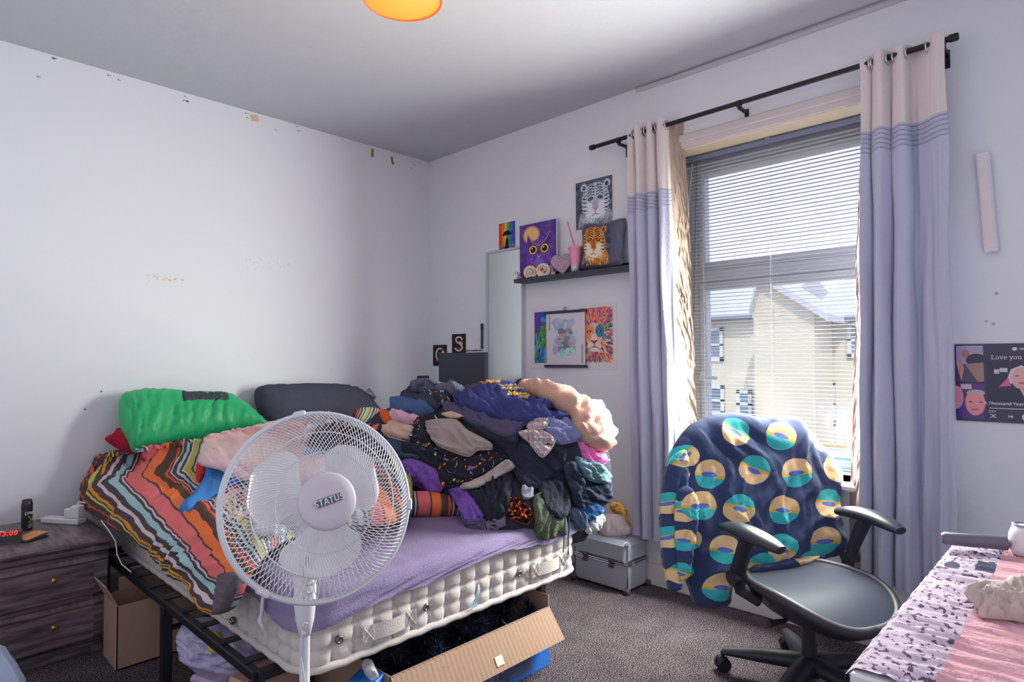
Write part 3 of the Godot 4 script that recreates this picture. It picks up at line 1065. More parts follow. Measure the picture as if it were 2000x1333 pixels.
	for q in [[BX0, 2.37], [1.275, 2.37], [FX1, 2.37], [BX0, BZ0 + 0.05], [1.275, BZ0 + 0.05], [FX1 - 0.02, BZ0 + 0.05]]:
		st = S()
		span(st, Vector3(q[0] - 0.019, 0, q[1] - 0.019), Vector3(q[0] + 0.019, BY0 - 0.03, q[1] + 0.019), 0.004)
		put("leg", st, M.black_metal, fr)
	st = S()
	tube(st, [Vector3(1.275, 0.24, 2.36), Vector3(1.275, 0.24, BZ0)], 0.011, 8)
	put("stretcher", st, M.black_metal, fr)
	# lilac fitted sheet, pulled down over the top edge of the mattress
	var sm := cloth(122, 110, 150)
	var hem := func(s: float) -> float:        # height of the hem round the bed
		var e := loop_point(s, 0.0, 0.09)
		var h := 0.555 + 0.012 * sin(e[1] * 9.0 + e[0] * 3.0)
		var c := Vector2(e[0] - BX1, e[1] - BZ1).length()
		h -= 0.065 * exp(-c * c / 0.05)
		if e[3] > 0.7: h -= 0.05 * exp(-pow((e[0] - 1.35) / 0.35, 2))
		return h
	st = S()
	grid(st, 260, 24, func(u: float, v: float) -> Vector3:
		var h: float = hem.call(u)
		var e := loop_point(u, 0.0, 0.09)
		var n := fold(Vector2(u * 900.0, v * 60.0), 1.2, 8, 0.02, 0.04)
		if v < 0.4:
			var t := v / 0.4
			var y := lerpf(h, BY1 - 0.012, t)
			var off := 0.032 + 0.006 * n * (1.0 - t * 0.5) + 0.006 * (1.0 - t)
			return Vector3(e[0] + e[2] * off, y, e[1] + e[3] * off)
		var t2 := (v - 0.4) / 0.6
		var ins := t2 * 0.3 - 0.030 * (1.0 - t2)
		var yy := BY1 + 0.022 - 0.020 * pow(1.0 - minf(t2 * 8.0, 1.0), 2) + 0.003 * n * minf(t2 * 5.0, 1.0) * (1.0 - t2)
		return Vector3(e[0] - e[2] * ins, yy, e[1] - e[3] * ins))
	grid(st, 24, 20, func(u: float, v: float) -> Vector3: return Vector3(lerpf(BX0 + 0.26, BX1 - 0.26, u), BY1 + 0.0222 + 0.0, lerpf(BZ0 + 0.26, BZ1 - 0.26, v)))
	var sh := put("fitted_sheet", st, sm)
	tag(sh, "lilac fitted sheet stretched over the cream mattress", "sheet")
	# a gathered corner tie of the sheet hangs down at the near corner
	st = S()
	var ta := at(513, 1160, 1.97)
	tube(st, [ta, at(512, 1195, 1.965), at(507, 1212, 1.96), at(514, 1228, 1.955), at(512, 1242, 1.955)], [0.004, 0.007, 0.009, 0.006, 0.003], 8)
	put("corner_tie", st, cloth(206, 196, 220), sh)

var duvet_at: Callable
const EDGE := [Vector2(225, 845), Vector2(170, 940), Vector2(160, 965), Vector2(250, 1045), Vector2(330, 1120), Vector2(402, 1204)]

func stripes() -> ImageTexture:
	var cols := {"k": rgb(84, 76, 82), "o": rgb(236, 150, 56), "y": rgb(206, 200, 110), "w": rgb(222, 198, 206), "b": rgb(168, 200, 210), "r": rgb(226, 92, 74), "O": rgb(236, 120, 72), "p": rgb(226, 116, 120), "g": rgb(178, 172, 96), "d": rgb(92, 72, 62)}
	var seq := [["k", 6], ["r", 4], ["k", 10], ["y", 4], ["k", 3], ["o", 6], ["k", 12], ["w", 9], ["k", 11], ["b", 14], ["k", 6], ["w", 4], ["k", 4], ["p", 30], ["k", 4], ["O", 22], ["d", 18], ["r", 6], ["k", 5], ["w", 3], ["k", 8], ["b", 6], ["k", 5], ["w", 3], ["g", 14], ["k", 4], ["b", 6], ["k", 9], ["w", 3], ["k", 5], ["p", 6], ["k", 4], ["p", 4], ["k", 7], ["w", 2], ["k", 4], ["b", 8], ["k", 6], ["g", 12], ["k", 3], ["w", 3], ["k", 7], ["O", 6], ["k", 5], ["y", 4], ["k", 6], ["p", 8], ["d", 8], ["b", 5], ["k", 7], ["w", 3], ["k", 5], ["g", 10], ["k", 5]]
	var tot := 0
	for q in seq: tot += q[1]
	var cv := Cv.new(tot, 8, Color.BLACK)
	var x := 0
	for q in seq:
		cv.rect(x, 0, q[1], 8, cols[q[0]])
		x += q[1]
	return cv.tex()
func edge_line(p: Vector2) -> float:
	var best := 1e9
	for i in EDGE.size() - 1: best = minf(best, p.distance_to(Geometry2D.get_closest_point_to_segment(p, EDGE[i], EDGE[i + 1])))
	return best

func V(a: Array) -> Array:
	var o := []
	for i in range(0, a.size(), 2): o.append(Vector2(a[i], a[i + 1]))
	return o

func bedding() -> void:
	var t := stripes()
	M.stripe = printed(t, 0.9, 0.2)
	var sup := [[1, Vector3(1.13, 0.54, 1.72), Vector3(1.06, 0.19, 0.70), 0.12], [0, Vector3(0.62, 0.66, 1.80), Vector3(0.50, 0.20, 0.52)], [0, Vector3(1.3, 0.62, 1.6), Vector3(0.6, 0.19, 0.5)]]
	duvet_at = support(sup, 0.06, 140, 800, 830, 1220, 8, 1.7, 4.2)
	var d := put("duvet", patch(V([192, 892, 300, 872, 420, 856, 560, 838, 700, 826, 770, 850, 806, 940, 790, 1010, 700, 1016, 600, 1030, 530, 1062, 492, 1110, 470, 1150, 446, 1192, 405, 1202, 388, 1168, 330, 1116, 262, 1050, 205, 1022, 163, 984, 162, 950, 178, 915]), duvet_at, {"thick": 0.035, "round": 16.0, "step": 5.0, "wr": 0.013, "ang": -0.75, "seed": 4, "shrt": 0.026, "lng": 0.008, "back": false, "uvf": func(p: Vector2) -> Vector2: return Vector2((edge_line(p) + 1.6 * N.get_noise_2d(p.x * 3.0, p.y * 3.0)) / 300.0, p.y / 100.0)}), M.stripe)
	tag(d, "striped multicoloured duvet rumpled over the bed, hanging down beside the bedside chest", "duvet")
	# turned-back lower corner of the duvet
	var cn := put("corner_fold", patch(V([432, 1120, 462, 1118, 476, 1122, 462, 1150, 440, 1195, 418, 1200, 424, 1165]), duvet_at, {"thick": 0.02, "lift": 0.03, "round": 8.0, "step": 5.0, "wr": 0.003, "seed": 3}), cloth(88, 80, 92), d)
	# rolled end of the duvet, in front of the clothes
	var rl := put("duvet_roll", patch(V([790, 962, 850, 960, 885, 968, 903, 990, 898, 1012, 850, 1013, 800, 1008, 784, 985]), on_flat(Plane(Vector3(0.78, 0.2, 0.6).normalized(), at(850, 995, 2.84))), {"thick": 0.07, "bthick": 0.07, "round": 28.0, "step": 5.0, "wr": 0.004, "ang": 1.4, "seed": 12, "back": true, "uvf": func(p: Vector2) -> Vector2: return Vector2(0.12 + (p.x - 780.0 + 0.006 * pow(p.y - 985.0, 2) * 0.8) / 300.0, 0)}), M.stripe, d)
	# pillows against the wall
	var pl := Plane(Vector3(0.80, 0.55, 0.22).normalized(), on(380, 820, 0, 0.26))
	var gr: StandardMaterial3D = mat(rgb(38, 180, 114), 0.45, 0, 0.5)
	var gout := V([232, 800, 240, 772, 300, 762, 370, 768, 430, 768, 462, 776, 500, 806, 527, 836, 500, 846, 430, 852, 400, 858, 345, 870, 265, 884, 250, 862, 236, 838])
	var pil := put("pillow", patch(gout, on_flat(pl), {"thick": 0.11, "bthick": 0.09, "round": 42.0, "step": 5.0, "wr": 0.014, "ang": 1.9, "seed": 21, "back": true, "lng": 0.007, "shrt": 0.035}), gr)
	tag(pil, "shiny green pillow with a dark patch, leaning on the wall", "pillow")
	put("patch", patch(V([354, 776, 442, 778, 444, 797, 356, 799]), on_flat(pl), {"lift": 0.004, "thick": 0.11, "round": 42.0, "step": 4.0, "wr": 0.014, "ang": 1.9, "seed": 21, "lng": 0.007, "shrt": 0.035, "sharp": true, "host": gout}), cloth(62, 64, 74), pil)
	var pr := Plane(Vector3(0.85, 0.4, 0.25).normalized(), on(250, 860, 0, 0.16))
	var o := put("pillow", patch(V([204, 858, 222, 846, 234, 836, 300, 850, 380, 856, 400, 880, 262, 888, 228, 876]), on_flat(pr), {"thick": 0.07, "bthick": 0.07, "round": 24.0, "step": 6.0, "wr": 0.006, "ang": 0.6, "seed": 5, "back": true}), cloth(158, 26, 50))
	tag(o, "dark red pillow whose corner sticks out under the green one", "pillow")
	var pb := Plane(Vector3(0.82, 0.5, 0.2).normalized(), on(620, 790, 0, 0.22))
	o = put("pillow", patch(V([496, 775, 506, 756, 560, 752, 630, 750, 690, 756, 712, 768, 742, 800, 756, 824, 700, 850, 600, 860, 530, 850, 505, 810]), on_flat(pb), {"thick": 0.11, "bthick": 0.09, "round": 40.0, "step": 6.0, "wr": 0.008, "ang": 0.5, "seed": 6, "back": true}), cloth(58, 60, 76))
	tag(o, "plain charcoal pillow leaning on the wall between green pillow and clothes", "pillow")
	var ps := Plane(Vector3(0.75, 0.6, 0.3).normalized(), on(720, 815, 0, 0.62))
	o = put("pillow", patch(V([684, 812, 700, 800, 730, 798, 752, 808, 760, 830, 748, 852, 720, 850, 690, 838]), on_flat(ps), {"thick": 0.07, "bthick": 0.06, "round": 22.0, "step": 4.0, "wr": 0.004, "seed": 9, "back": true, "uvf": func(p: Vector2) -> Vector2: return Vector2(0.35 + (p.x - 680.0 + 0.012 * pow(p.y - 800.0, 2)) / 190.0, 0)}), M.stripe)
	tag(o, "striped pillow matching the duvet, beside the folded clothes", "pillow")
	# clear tumbler wedged behind the charcoal pillow
	var gp := on(722, 770, 0, 0.16)
	var st := S()
	lathe(st, [Vector2(0.0, -0.05), Vector2(0.022, -0.05), Vector2(0.028, 0.035), Vector2(0.026, 0.035), Vector2(0.02, -0.046), Vector2(0.0, -0.046)], 20, Transform3D(Basis(Vector3(1, 0, 0.4).normalized(), 0.7), gp))
	o = put("glass_tumbler", st, mat(rgb(150, 150, 160), 0.15, 0.4))
	tag(o, "small grey glass wedged behind the charcoal pillow", "glass")
	# pink fleece blanket
	o = put("fleece_blanket", patch(V([388, 902, 392, 878, 404, 856, 470, 840, 530, 828, 590, 812, 640, 806, 662, 835, 668, 880, 640, 930, 580, 950, 520, 940, 470, 925, 440, 912, 410, 900]), duvet_at, {"thick": 0.035, "lift": 0.08, "round": 12.0, "step": 5.0, "wr": 0.010, "ang": 0.25, "seed": 31, "lng": 0.008, "shrt": 0.03}), cloth(226, 190, 192))
	tag(o, "pale pink fleece blanket lying in front of the green pillow", "blanket")
	put("hem_fold", patch(V([388, 905, 394, 882, 412, 878, 450, 900, 480, 922, 500, 936, 470, 938, 430, 918]), duvet_at, {"thick": 0.02, "lift": 0.12, "round": 9.0, "step": 4.0, "wr": 0.004, "ang": 0.6, "seed": 33}), cloth(216, 182, 190), o)
	o = put("fluffy_throw", patch(V([592, 850, 610, 822, 640, 812, 660, 830, 656, 862, 630, 878, 606, 880]), duvet_at, {"thick": 0.05, "lift": 0.12, "round": 16.0, "step": 3.0, "wr": 0.012, "ang": 0.7, "seed": 41, "lng": 0.08, "shrt": 0.09}), cloth(232, 226, 236))
	tag(o, "white fluffy throw bunched on the pink blanket behind the fan", "throw")
	o = put("folded_cloth", patch(V([590, 888, 610, 878, 640, 872, 650, 884, 630, 898, 600, 902]), duvet_at, {"thick": 0.035, "lift": 0.12, "round": 9.0, "step": 4.0, "wr": 0.004, "seed": 42}), cloth(84, 132, 210))
	tag(o, "small light blue cloth under the fluffy throw", "cloth")
	# blue fleece with a pointed end
	o = put("fleece_garment", patch(V([352, 1006, 358, 990, 378, 970, 398, 938, 404, 905, 430, 892, 470, 902, 500, 930, 470, 955, 440, 962, 405, 985, 372, 1004]), duvet_at, {"thick": 0.04, "lift": 0.045, "round": 10.0, "step": 4.0, "wr": 0.009, "ang": 2.4, "seed": 51, "lng": 0.008, "shrt": 0.035}), cloth(52, 112, 190))
	tag(o, "bright blue fleece garment with a pointed end on the duvet", "clothing")
	o = put("folded_cloth", patch(V([382, 918, 392, 902, 408, 900, 404, 930, 392, 946, 384, 940]), duvet_at, {"thick": 0.03, "lift": 0.03, "round": 7.0, "step": 3.0, "wr": 0.004, "seed": 52}), cloth(206, 44, 44))
	tag(o, "red scrap of cloth between pink blanket and blue fleece", "cloth")
	o = put("fleece_garment", patch(V([410, 1000, 420, 975, 450, 958, 490, 962, 510, 985, 500, 1010, 460, 1018, 425, 1012]), duvet_at, {"thick": 0.02, "lift": 0.04, "round": 8.0, "step": 5.0, "wr": 0.010, "ang": 0.7, "seed": 53}), cloth(214, 170, 176))
	tag(o, "dusty pink garment spread on the duvet behind the fan blades", "clothing")
	# clear bag with a yellow label behind the fan
	var bag := Cv.new(128, 64, rgb(176, 182, 196), 8)
	bag.rect(38, 8, 34, 44, rgb(222, 226, 96))
	bag.line([Vector2(40, 20), Vector2(70, 22)], 3, rgb(150, 160, 60))
	bag.rect(0, 40, 128, 6, rgb(90, 92, 120))
	bag.rect(84, 0, 6, 64, rgb(235, 235, 240))
	o = put("zip_bag", patch(V([488, 1020, 520, 1008, 556, 1012, 564, 1034, 530, 1046, 495, 1044]), duvet_at, {"thick": 0.02, "lift": 0.06, "round": 9.0, "step": 4.0, "wr": 0.003, "seed": 55, "uvf": func(p: Vector2) -> Vector2: return Vector2((p.x - 488) / 76.0, (p.y - 1008) / 38.0)}), printed(bag.tex(), 0.2, 0.6))
	tag(o, "clear zip bag with a yellow label on the duvet", "bag")

# ---------------------------------------------------------------- the heap of clothes
func splatter(bg: Color, cols: Array, n: int, seed_: int, r0 := 1.0, r1 := 5.0) -> StandardMaterial3D:
	var cv := Cv.new(256, 256, bg, seed_)
	cv.spot(n, 0, 0, 256, 256, r0, r1, cols)
	cv.strokes(n / 2, 0, 0, 256, 256, 34, 9, func(p: Vector2) -> float: return p.x * 0.05 + p.y * 0.03, cols)
	return printed(cv.tex(), 0.9, 0.2)

func clothes() -> void:
	var sup := [[0, Vector3(1.72, 0.80, 0.98), Vector3(0.52, 0.41, 0.43)], [0, Vector3(1.25, 0.79, 1.06), Vector3(0.46, 0.31, 0.34)], [0, Vector3(2.06, 0.78, 0.90), Vector3(0.31, 0.39, 0.33)], [0, Vector3(2.10, 0.64, 1.18), Vector3(0.235, 0.18, 0.27)]]
	var at_pile := support(sup, 0.08, 700, 720, 1250, 1110, 7, 2.0, 4.6)
	# what lies underneath, seen only in the gaps
	var st := S()
	var centre := Vector3(1.70, 0.78, 1.0)
	grid(st, 64, 30, func(u: float, v: float) -> Vector3:
		var th := u * TAU
		var ph := (v - 0.5) * PI * 0.998
		var d := Vector3(cos(ph) * cos(th), sin(ph), cos(ph) * sin(th))
		var r := 0.0
		while r < 1.2 and far(centre + d * r, sup, 0.08) < -0.012: r += 0.012
		var p := centre + d * r
		p.y = maxf(p.y, BY1 - 0.03) if p.x < BX1 + 0.02 and p.z > BZ0 - 0.02 else p.y
		return p + d * 0.01 * sin(u * 90.0 + v * 31.0) * sin(v * 40.0))
	var under := put("clothes_heap", st, cloth(44, 44, 58))
	under.set_meta("kind", "stuff")
	tag(under, "dark clothes underneath, seen in the gaps of the heap on the bed", "clothes")
	var neon := splatter(rgb(46, 44, 56), [rgb(70, 130, 220), rgb(232, 70, 130), rgb(236, 190, 70), rgb(90, 200, 190), rgb(240, 120, 70)], 30, 3, 3.0, 13.0)
	var floral := splatter(rgb(58, 58, 76), [rgb(220, 214, 226), rgb(232, 140, 96), rgb(150, 150, 190)], 60, 4, 3, 10)
	var flame := splatter(rgb(34, 28, 32), [rgb(226, 60, 36), rgb(240, 150, 50), rgb(200, 40, 30)], 60, 7, 4, 14)
	var plaid := Cv.new(128, 128, rgb(178, 166, 180), 2)
	for i in 6:
		plaid.rect(0, i * 21, 128, 6, rgb(226, 196, 180))
		plaid.rect(i * 21, 0, 3, 128, rgb(150, 140, 165))
	var plaid_m := printed(plaid.tex(), 0.9, 0.2)
	var tee := Cv.new(512, 256, rgb(62, 66, 122), 1)       # navy shirt with lines of yellow print
	var ye := rgb(226, 190, 70)
	tee.ell(150, 26, 60, 18, rgb(220, 150, 60))
	for i in 9: tee.rect(118 + i * 9, 14 + (i % 3) * 5, 5, 12, rgb(150, 96, 60))
	var tr := RandomNumberGenerator.new()
	tr.seed = 9
	for row in [[52, 200, 8, 96], [70, 214, 10, 120], [92, 240, 16, 96]]:
		var x: float = row[1]
		while x < row[1] + row[3]:
			var wd: float = tr.randf_range(4, 9) * row[2] / 10.0
			tee.rect(x, row[0], wd, row[2], ye)
			if tr.randf() > 0.4: tee.rect(x + wd * 0.3, row[0] + row[2] * 0.3, wd * 0.4, row[2] * 0.4, rgb(62, 66, 122))
			x += wd + 2.0
	var tee_m := printed(tee.tex(), 0.9, 0.2)
	tee_m.texture_repeat = false
	# [label, name, outline, material, options]: from the bottom of the heap to the top
	var L := [
		["denim blue jeans folded under the beige top at the heap's pillow end", "jeans", [752, 862, 775, 852, 800, 858, 830, 870, 850, 884, 820, 895, 780, 890, 758, 880], cloth(58, 72, 104), {"lift": 0.0, "ang": 0.3}],
		["black jumper folded above the purple hoodie", "jumper", [784, 868, 815, 864, 842, 878, 852, 900, 852, 912, 826, 902, 790, 888], cloth(34, 36, 48), {"lift": 0.008, "ang": 0.5}],
		["purple hoodie crumpled above the striped roll of duvet", "hoodie", [786, 902, 800, 896, 830, 904, 858, 924, 866, 950, 856, 962, 826, 958, 806, 946, 790, 925], cloth(118, 76, 176), {"thick": 0.018, "ang": 0.7, "wr": 0.013, "lift": 0.01}],
		["purple trousers hanging down beside the striped roll of duvet", "trousers", [876, 956, 905, 950, 925, 970, 942, 1000, 940, 1014, 908, 1018, 900, 1000, 884, 975], cloth(122, 82, 184), {"ang": 1.2}],
		["black shorts with loose legs hanging below the splatter print", "shorts", [905, 955, 950, 935, 996, 920, 1000, 950, 994, 985, 988, 1005, 960, 1018, 942, 998, 925, 972], cloth(34, 36, 46), {"ang": 1.4, "lift": 0.012}],
		["slate grey trouser leg hanging over the lilac sheet, cut straight", "trousers", [911, 1020, 930, 1010, 948, 1014, 952, 1055, 938, 1058, 920, 1057], cloth(84, 80, 100), {"sharp": true, "lift": 0.0}],
		["mauve grey trouser leg folded sideways over the lilac sheet", "trousers", [948, 1020, 970, 1008, 987, 1003, 988, 1028, 970, 1034, 950, 1040], cloth(112, 104, 130), {"sharp": true, "lift": 0.004}],
		["black leggings with red and orange flames at the foot of the heap", "leggings", [988, 976, 1010, 972, 1032, 986, 1042, 1010, 1030, 1024, 1008, 1018, 994, 1008], flame, {"ang": 0.8, "uv": 60.0}],
		["olive green shorts with a pale hem hanging over the mattress edge", "shorts", [1044, 968, 1075, 958, 1096, 980, 1106, 1012, 1106, 1042, 1080, 1050, 1050, 1054, 1046, 1010], cloth(78, 88, 72), {"ang": 1.4, "wr": 0.007, "lift": 0.006}],
		["black sports shorts hanging over the olive green ones", "shorts", [1052, 945, 1090, 936, 1104, 950, 1116, 992, 1094, 1016, 1076, 1004, 1062, 985], cloth(34, 38, 50), {"ang": 1.3, "wr": 0.009, "lift": 0.016}],
		["faded denim shorts at the window end of the heap", "shorts", [1116, 998, 1130, 992, 1146, 1002, 1150, 1024, 1136, 1036, 1124, 1028], cloth(84, 104, 138), {"ang": 1.1}],
		["royal blue sports top between dark garments at the window end", "top", [1130, 990, 1150, 980, 1172, 984, 1180, 1000, 1164, 1012, 1150, 1020, 1136, 1006], cloth(40, 84, 146), {"wr": 0.008, "ang": 0.5}],
		["white striped T-shirt at the lowest window end of the heap", "t_shirt", [1146, 1020, 1160, 1006, 1176, 1004, 1184, 1016, 1170, 1034, 1152, 1042, 1142, 1034], cloth(206, 210, 220), {"ang": 1.2, "wr": 0.01}],
		["dark navy tracksuit top folded at the window end", "jumper", [1118, 960, 1145, 952, 1174, 948, 1194, 938, 1195, 968, 1184, 986, 1160, 988, 1134, 992, 1120, 980], cloth(40, 46, 66), {"ang": 0.4, "lift": 0.01}],
		["teal grey jumper under the pink shirt at the window end", "jumper", [1126, 892, 1146, 898, 1178, 908, 1192, 928, 1190, 944, 1164, 942, 1144, 934, 1130, 912], cloth(92, 124, 140), {"thick": 0.018, "ang": 0.4, "lift": 0.01}],
		["navy trousers with white piping hanging from the middle of the heap", "trousers", [1100, 908, 1124, 902, 1134, 926, 1144, 944, 1122, 962, 1110, 944], cloth(46, 50, 70), {"ang": 1.2, "lift": 0.02}],
		["large black T-shirt spread across the middle of the heap", "t_shirt", [962, 862, 1000, 866, 1050, 868, 1084, 862, 1106, 880, 1100, 914, 1072, 936, 1042, 956, 1016, 942, 1000, 910, 985, 880], cloth(36, 38, 54), {"thick": 0.016, "ang": 0.9, "lift": 0.012, "wr": 0.012}],
		["grey marl vest in a gap under the large black T-shirt", "vest", [1020, 948, 1034, 944, 1042, 956, 1040, 970, 1026, 972, 1020, 962], cloth(150, 146, 170), {"lift": 0.012}],
		["magenta pink shirt crumpled under the puffer jacket", "shirt", [1128, 860, 1146, 868, 1170, 882, 1184, 888, 1183, 904, 1166, 910, 1148, 902, 1136, 886], cloth(226, 104, 178), {"thick": 0.018, "ang": 0.6}],
		["beige knitted top folded at the pillow end of the heap", "top", [748, 838, 762, 826, 790, 828, 812, 834, 804, 852, 794, 862, 768, 856, 750, 850], cloth(196, 164, 152), {"thick": 0.04, "round": 12.0, "ang": 0.2}],
		["orange and red scarf poking out beside the striped pillow", "scarf", [742, 806, 754, 800, 764, 808, 768, 822, 752, 826], cloth(206, 84, 40), {"thick": 0.02, "wr": 0.01}],
		["lilac pink pyjamas rolled under the blue jeans", "pyjamas", [761, 812, 772, 804, 800, 810, 822, 814, 818, 826, 790, 828, 768, 822], cloth(212, 164, 192), {"thick": 0.045, "round": 10.0, "ang": 0.2}],
		["black T-shirt splashed with neon paint, draped over the heap front", "t_shirt", [812, 818, 840, 808, 868, 818, 836, 832, 842, 862, 862, 886, 900, 894, 928, 890, 955, 880, 978, 888, 990, 898, 940, 932, 910, 940, 870, 954, 858, 930, 852, 896, 820, 870, 800, 862, 804, 842], neon, {"thick": 0.016, "lift": 0.012, "ang": 0.6, "uv": 70.0, "wr": 0.012}],
		["pale grey waistband folded over the neon splash print", "shorts", [988, 898, 1003, 907, 1000, 917, 930, 952, 908, 955, 901, 948, 945, 928], cloth(172, 158, 160), {"lift": 0.035, "ang": 2.6}],
		["taupe grey jogging trousers lying on the neon splash print", "trousers", [832, 824, 856, 818, 892, 820, 914, 840, 958, 864, 960, 878, 932, 880, 916, 892, 886, 883, 852, 868, 836, 846], cloth(152, 138, 138), {"thick": 0.018, "lift": 0.03, "ang": 0.55, "wr": 0.014}],
		["blue denim jeans rolled up near the charcoal pillow", "jeans", [762, 790, 772, 784, 800, 786, 842, 790, 848, 804, 822, 812, 786, 808, 764, 802], cloth(62, 88, 136), {"thick": 0.05, "round": 10.0, "ang": 0.15}],
		["charcoal jeans folded on the blue ones", "jeans", [782, 774, 806, 768, 846, 776, 862, 790, 846, 800, 815, 796, 786, 786], cloth(50, 54, 74), {"thick": 0.045, "round": 9.0, "lift": 0.012, "ang": 0.2}],
		["floral leggings rolled between dark jeans at the heap top", "leggings", [794, 764, 820, 766, 850, 768, 882, 772, 868, 790, 836, 786, 800, 776], floral, {"thick": 0.045, "lift": 0.02, "round": 9.0, "uv": 40.0}],
		["faded black jeans folded flat on top near the monitor", "jeans", [802, 752, 830, 748, 860, 754, 906, 757, 896, 770, 860, 772, 830, 768, 800, 762], cloth(84, 90, 112), {"thick": 0.05, "lift": 0.035, "round": 8.0, "ang": 0.1}],
		["dark slate shirt lying under the navy printed T-shirt", "shirt", [866, 788, 894, 786, 930, 800, 995, 820, 1038, 820, 1018, 836, 1000, 856, 955, 842, 910, 820, 870, 806], cloth(72, 68, 100), {"thick": 0.018, "lift": 0.015, "ang": 0.45, "wr": 0.013}],
		["black cotton top wedged below the dark slate shirt", "top", [902, 816, 955, 842, 1000, 856, 1010, 846, 1008, 868, 972, 864, 935, 842], cloth(40, 42, 60), {"thick": 0.018, "lift": 0.02, "ang": 0.5}],
		["peach collar folded between taupe trousers and slate shirt", "top", [862, 808, 880, 804, 904, 812, 880, 816], cloth(206, 164, 150), {"lift": 0.035, "thick": 0.015}],
		["pale plaid shirt cuff beneath the navy printed T-shirt", "shirt", [1030, 828, 1056, 814, 1076, 816, 1062, 838, 1034, 838], plaid_m, {"lift": 0.035, "uv": 60.0}],
		["periwinkle blue jersey folded beside the puffer jacket", "jersey", [1066, 814, 1102, 814, 1132, 840, 1134, 858, 1098, 868, 1078, 860, 1060, 834], cloth(112, 118, 168), {"thick": 0.02, "lift": 0.022, "ang": 0.8, "wr": 0.013}],
		["grey checked shorts with warm stripes in front of the periwinkle jersey", "shorts", [1012, 844, 1054, 838, 1084, 860, 1060, 894, 1036, 868], plaid_m, {"lift": 0.04, "uv": 60.0, "ang": 0.8}],
		["navy T-shirt with yellow print on top of the heap", "t_shirt", [884, 770, 916, 764, 940, 750, 962, 744, 1000, 750, 1018, 760, 1046, 778, 1078, 788, 1080, 794, 1068, 800, 1110, 810, 1108, 818, 1070, 822, 1030, 826, 994, 822, 955, 812, 924, 800, 892, 790], tee_m, {"thick": 0.02, "lift": 0.03, "ang": 0.42, "wr": 0.015, "uvf": func(p: Vector2) -> Vector2: return Vector2((p.x - 884.0) / 230.0, (p.y - 742.0) / 84.0).clamp(Vector2(0.01, 0.01), Vector2(0.99, 0.99))}],
		["pale pink quilted puffer jacket on the window side of the heap", "puffer_jacket", [1004, 756, 1034, 752, 1076, 760, 1106, 766, 1134, 784, 1166, 796, 1180, 820, 1192, 850, 1184, 882, 1156, 874, 1134, 858, 1118, 836, 1112, 814, 1080, 792, 1040, 768], cloth(190, 146, 132, 0.55), {"thick": 0.06, "lift": 0.02, "round": 16.0, "ang": 0.75, "wr": 0.012, "lng": 0.016, "shrt": 0.045, "quilt": 24.0}],
	]
	var olive: Node3D
	var i := 0
	for g in L:
		i += 1
		var o: Dictionary = {"thick": 0.013, "round": 4.5, "step": 3.6, "wr": 0.018, "seed": 100 + i, "lng": 0.012, "shrt": 0.062}
		o.merge(g[4], true)
		var n := put(g[1], patch(V(g[2]), at_pile, o), g[3])
		put("hem", hem(V(g[2]), at_pile, o.get("lift", 0.0)), g[3], n)
		tag(n, g[0], "clothing", "clothes heaped on the bed")
		if g[0].begins_with("olive"): olive = n
	# drawstrings of the olive shorts
	var st2 := S()
	for q in [[1104, 1012, 1100, 1080], [1112, 1010, 1110, 1084]]:
		tube(st2, [at(q[0], q[1], 2.56), at(q[0] - 2, (q[1] + q[3]) / 2.0, 2.53), at(q[2], q[3], 2.535)], 0.003, 6)
	put("drawstring", st2, cloth(44, 58, 96), olive)

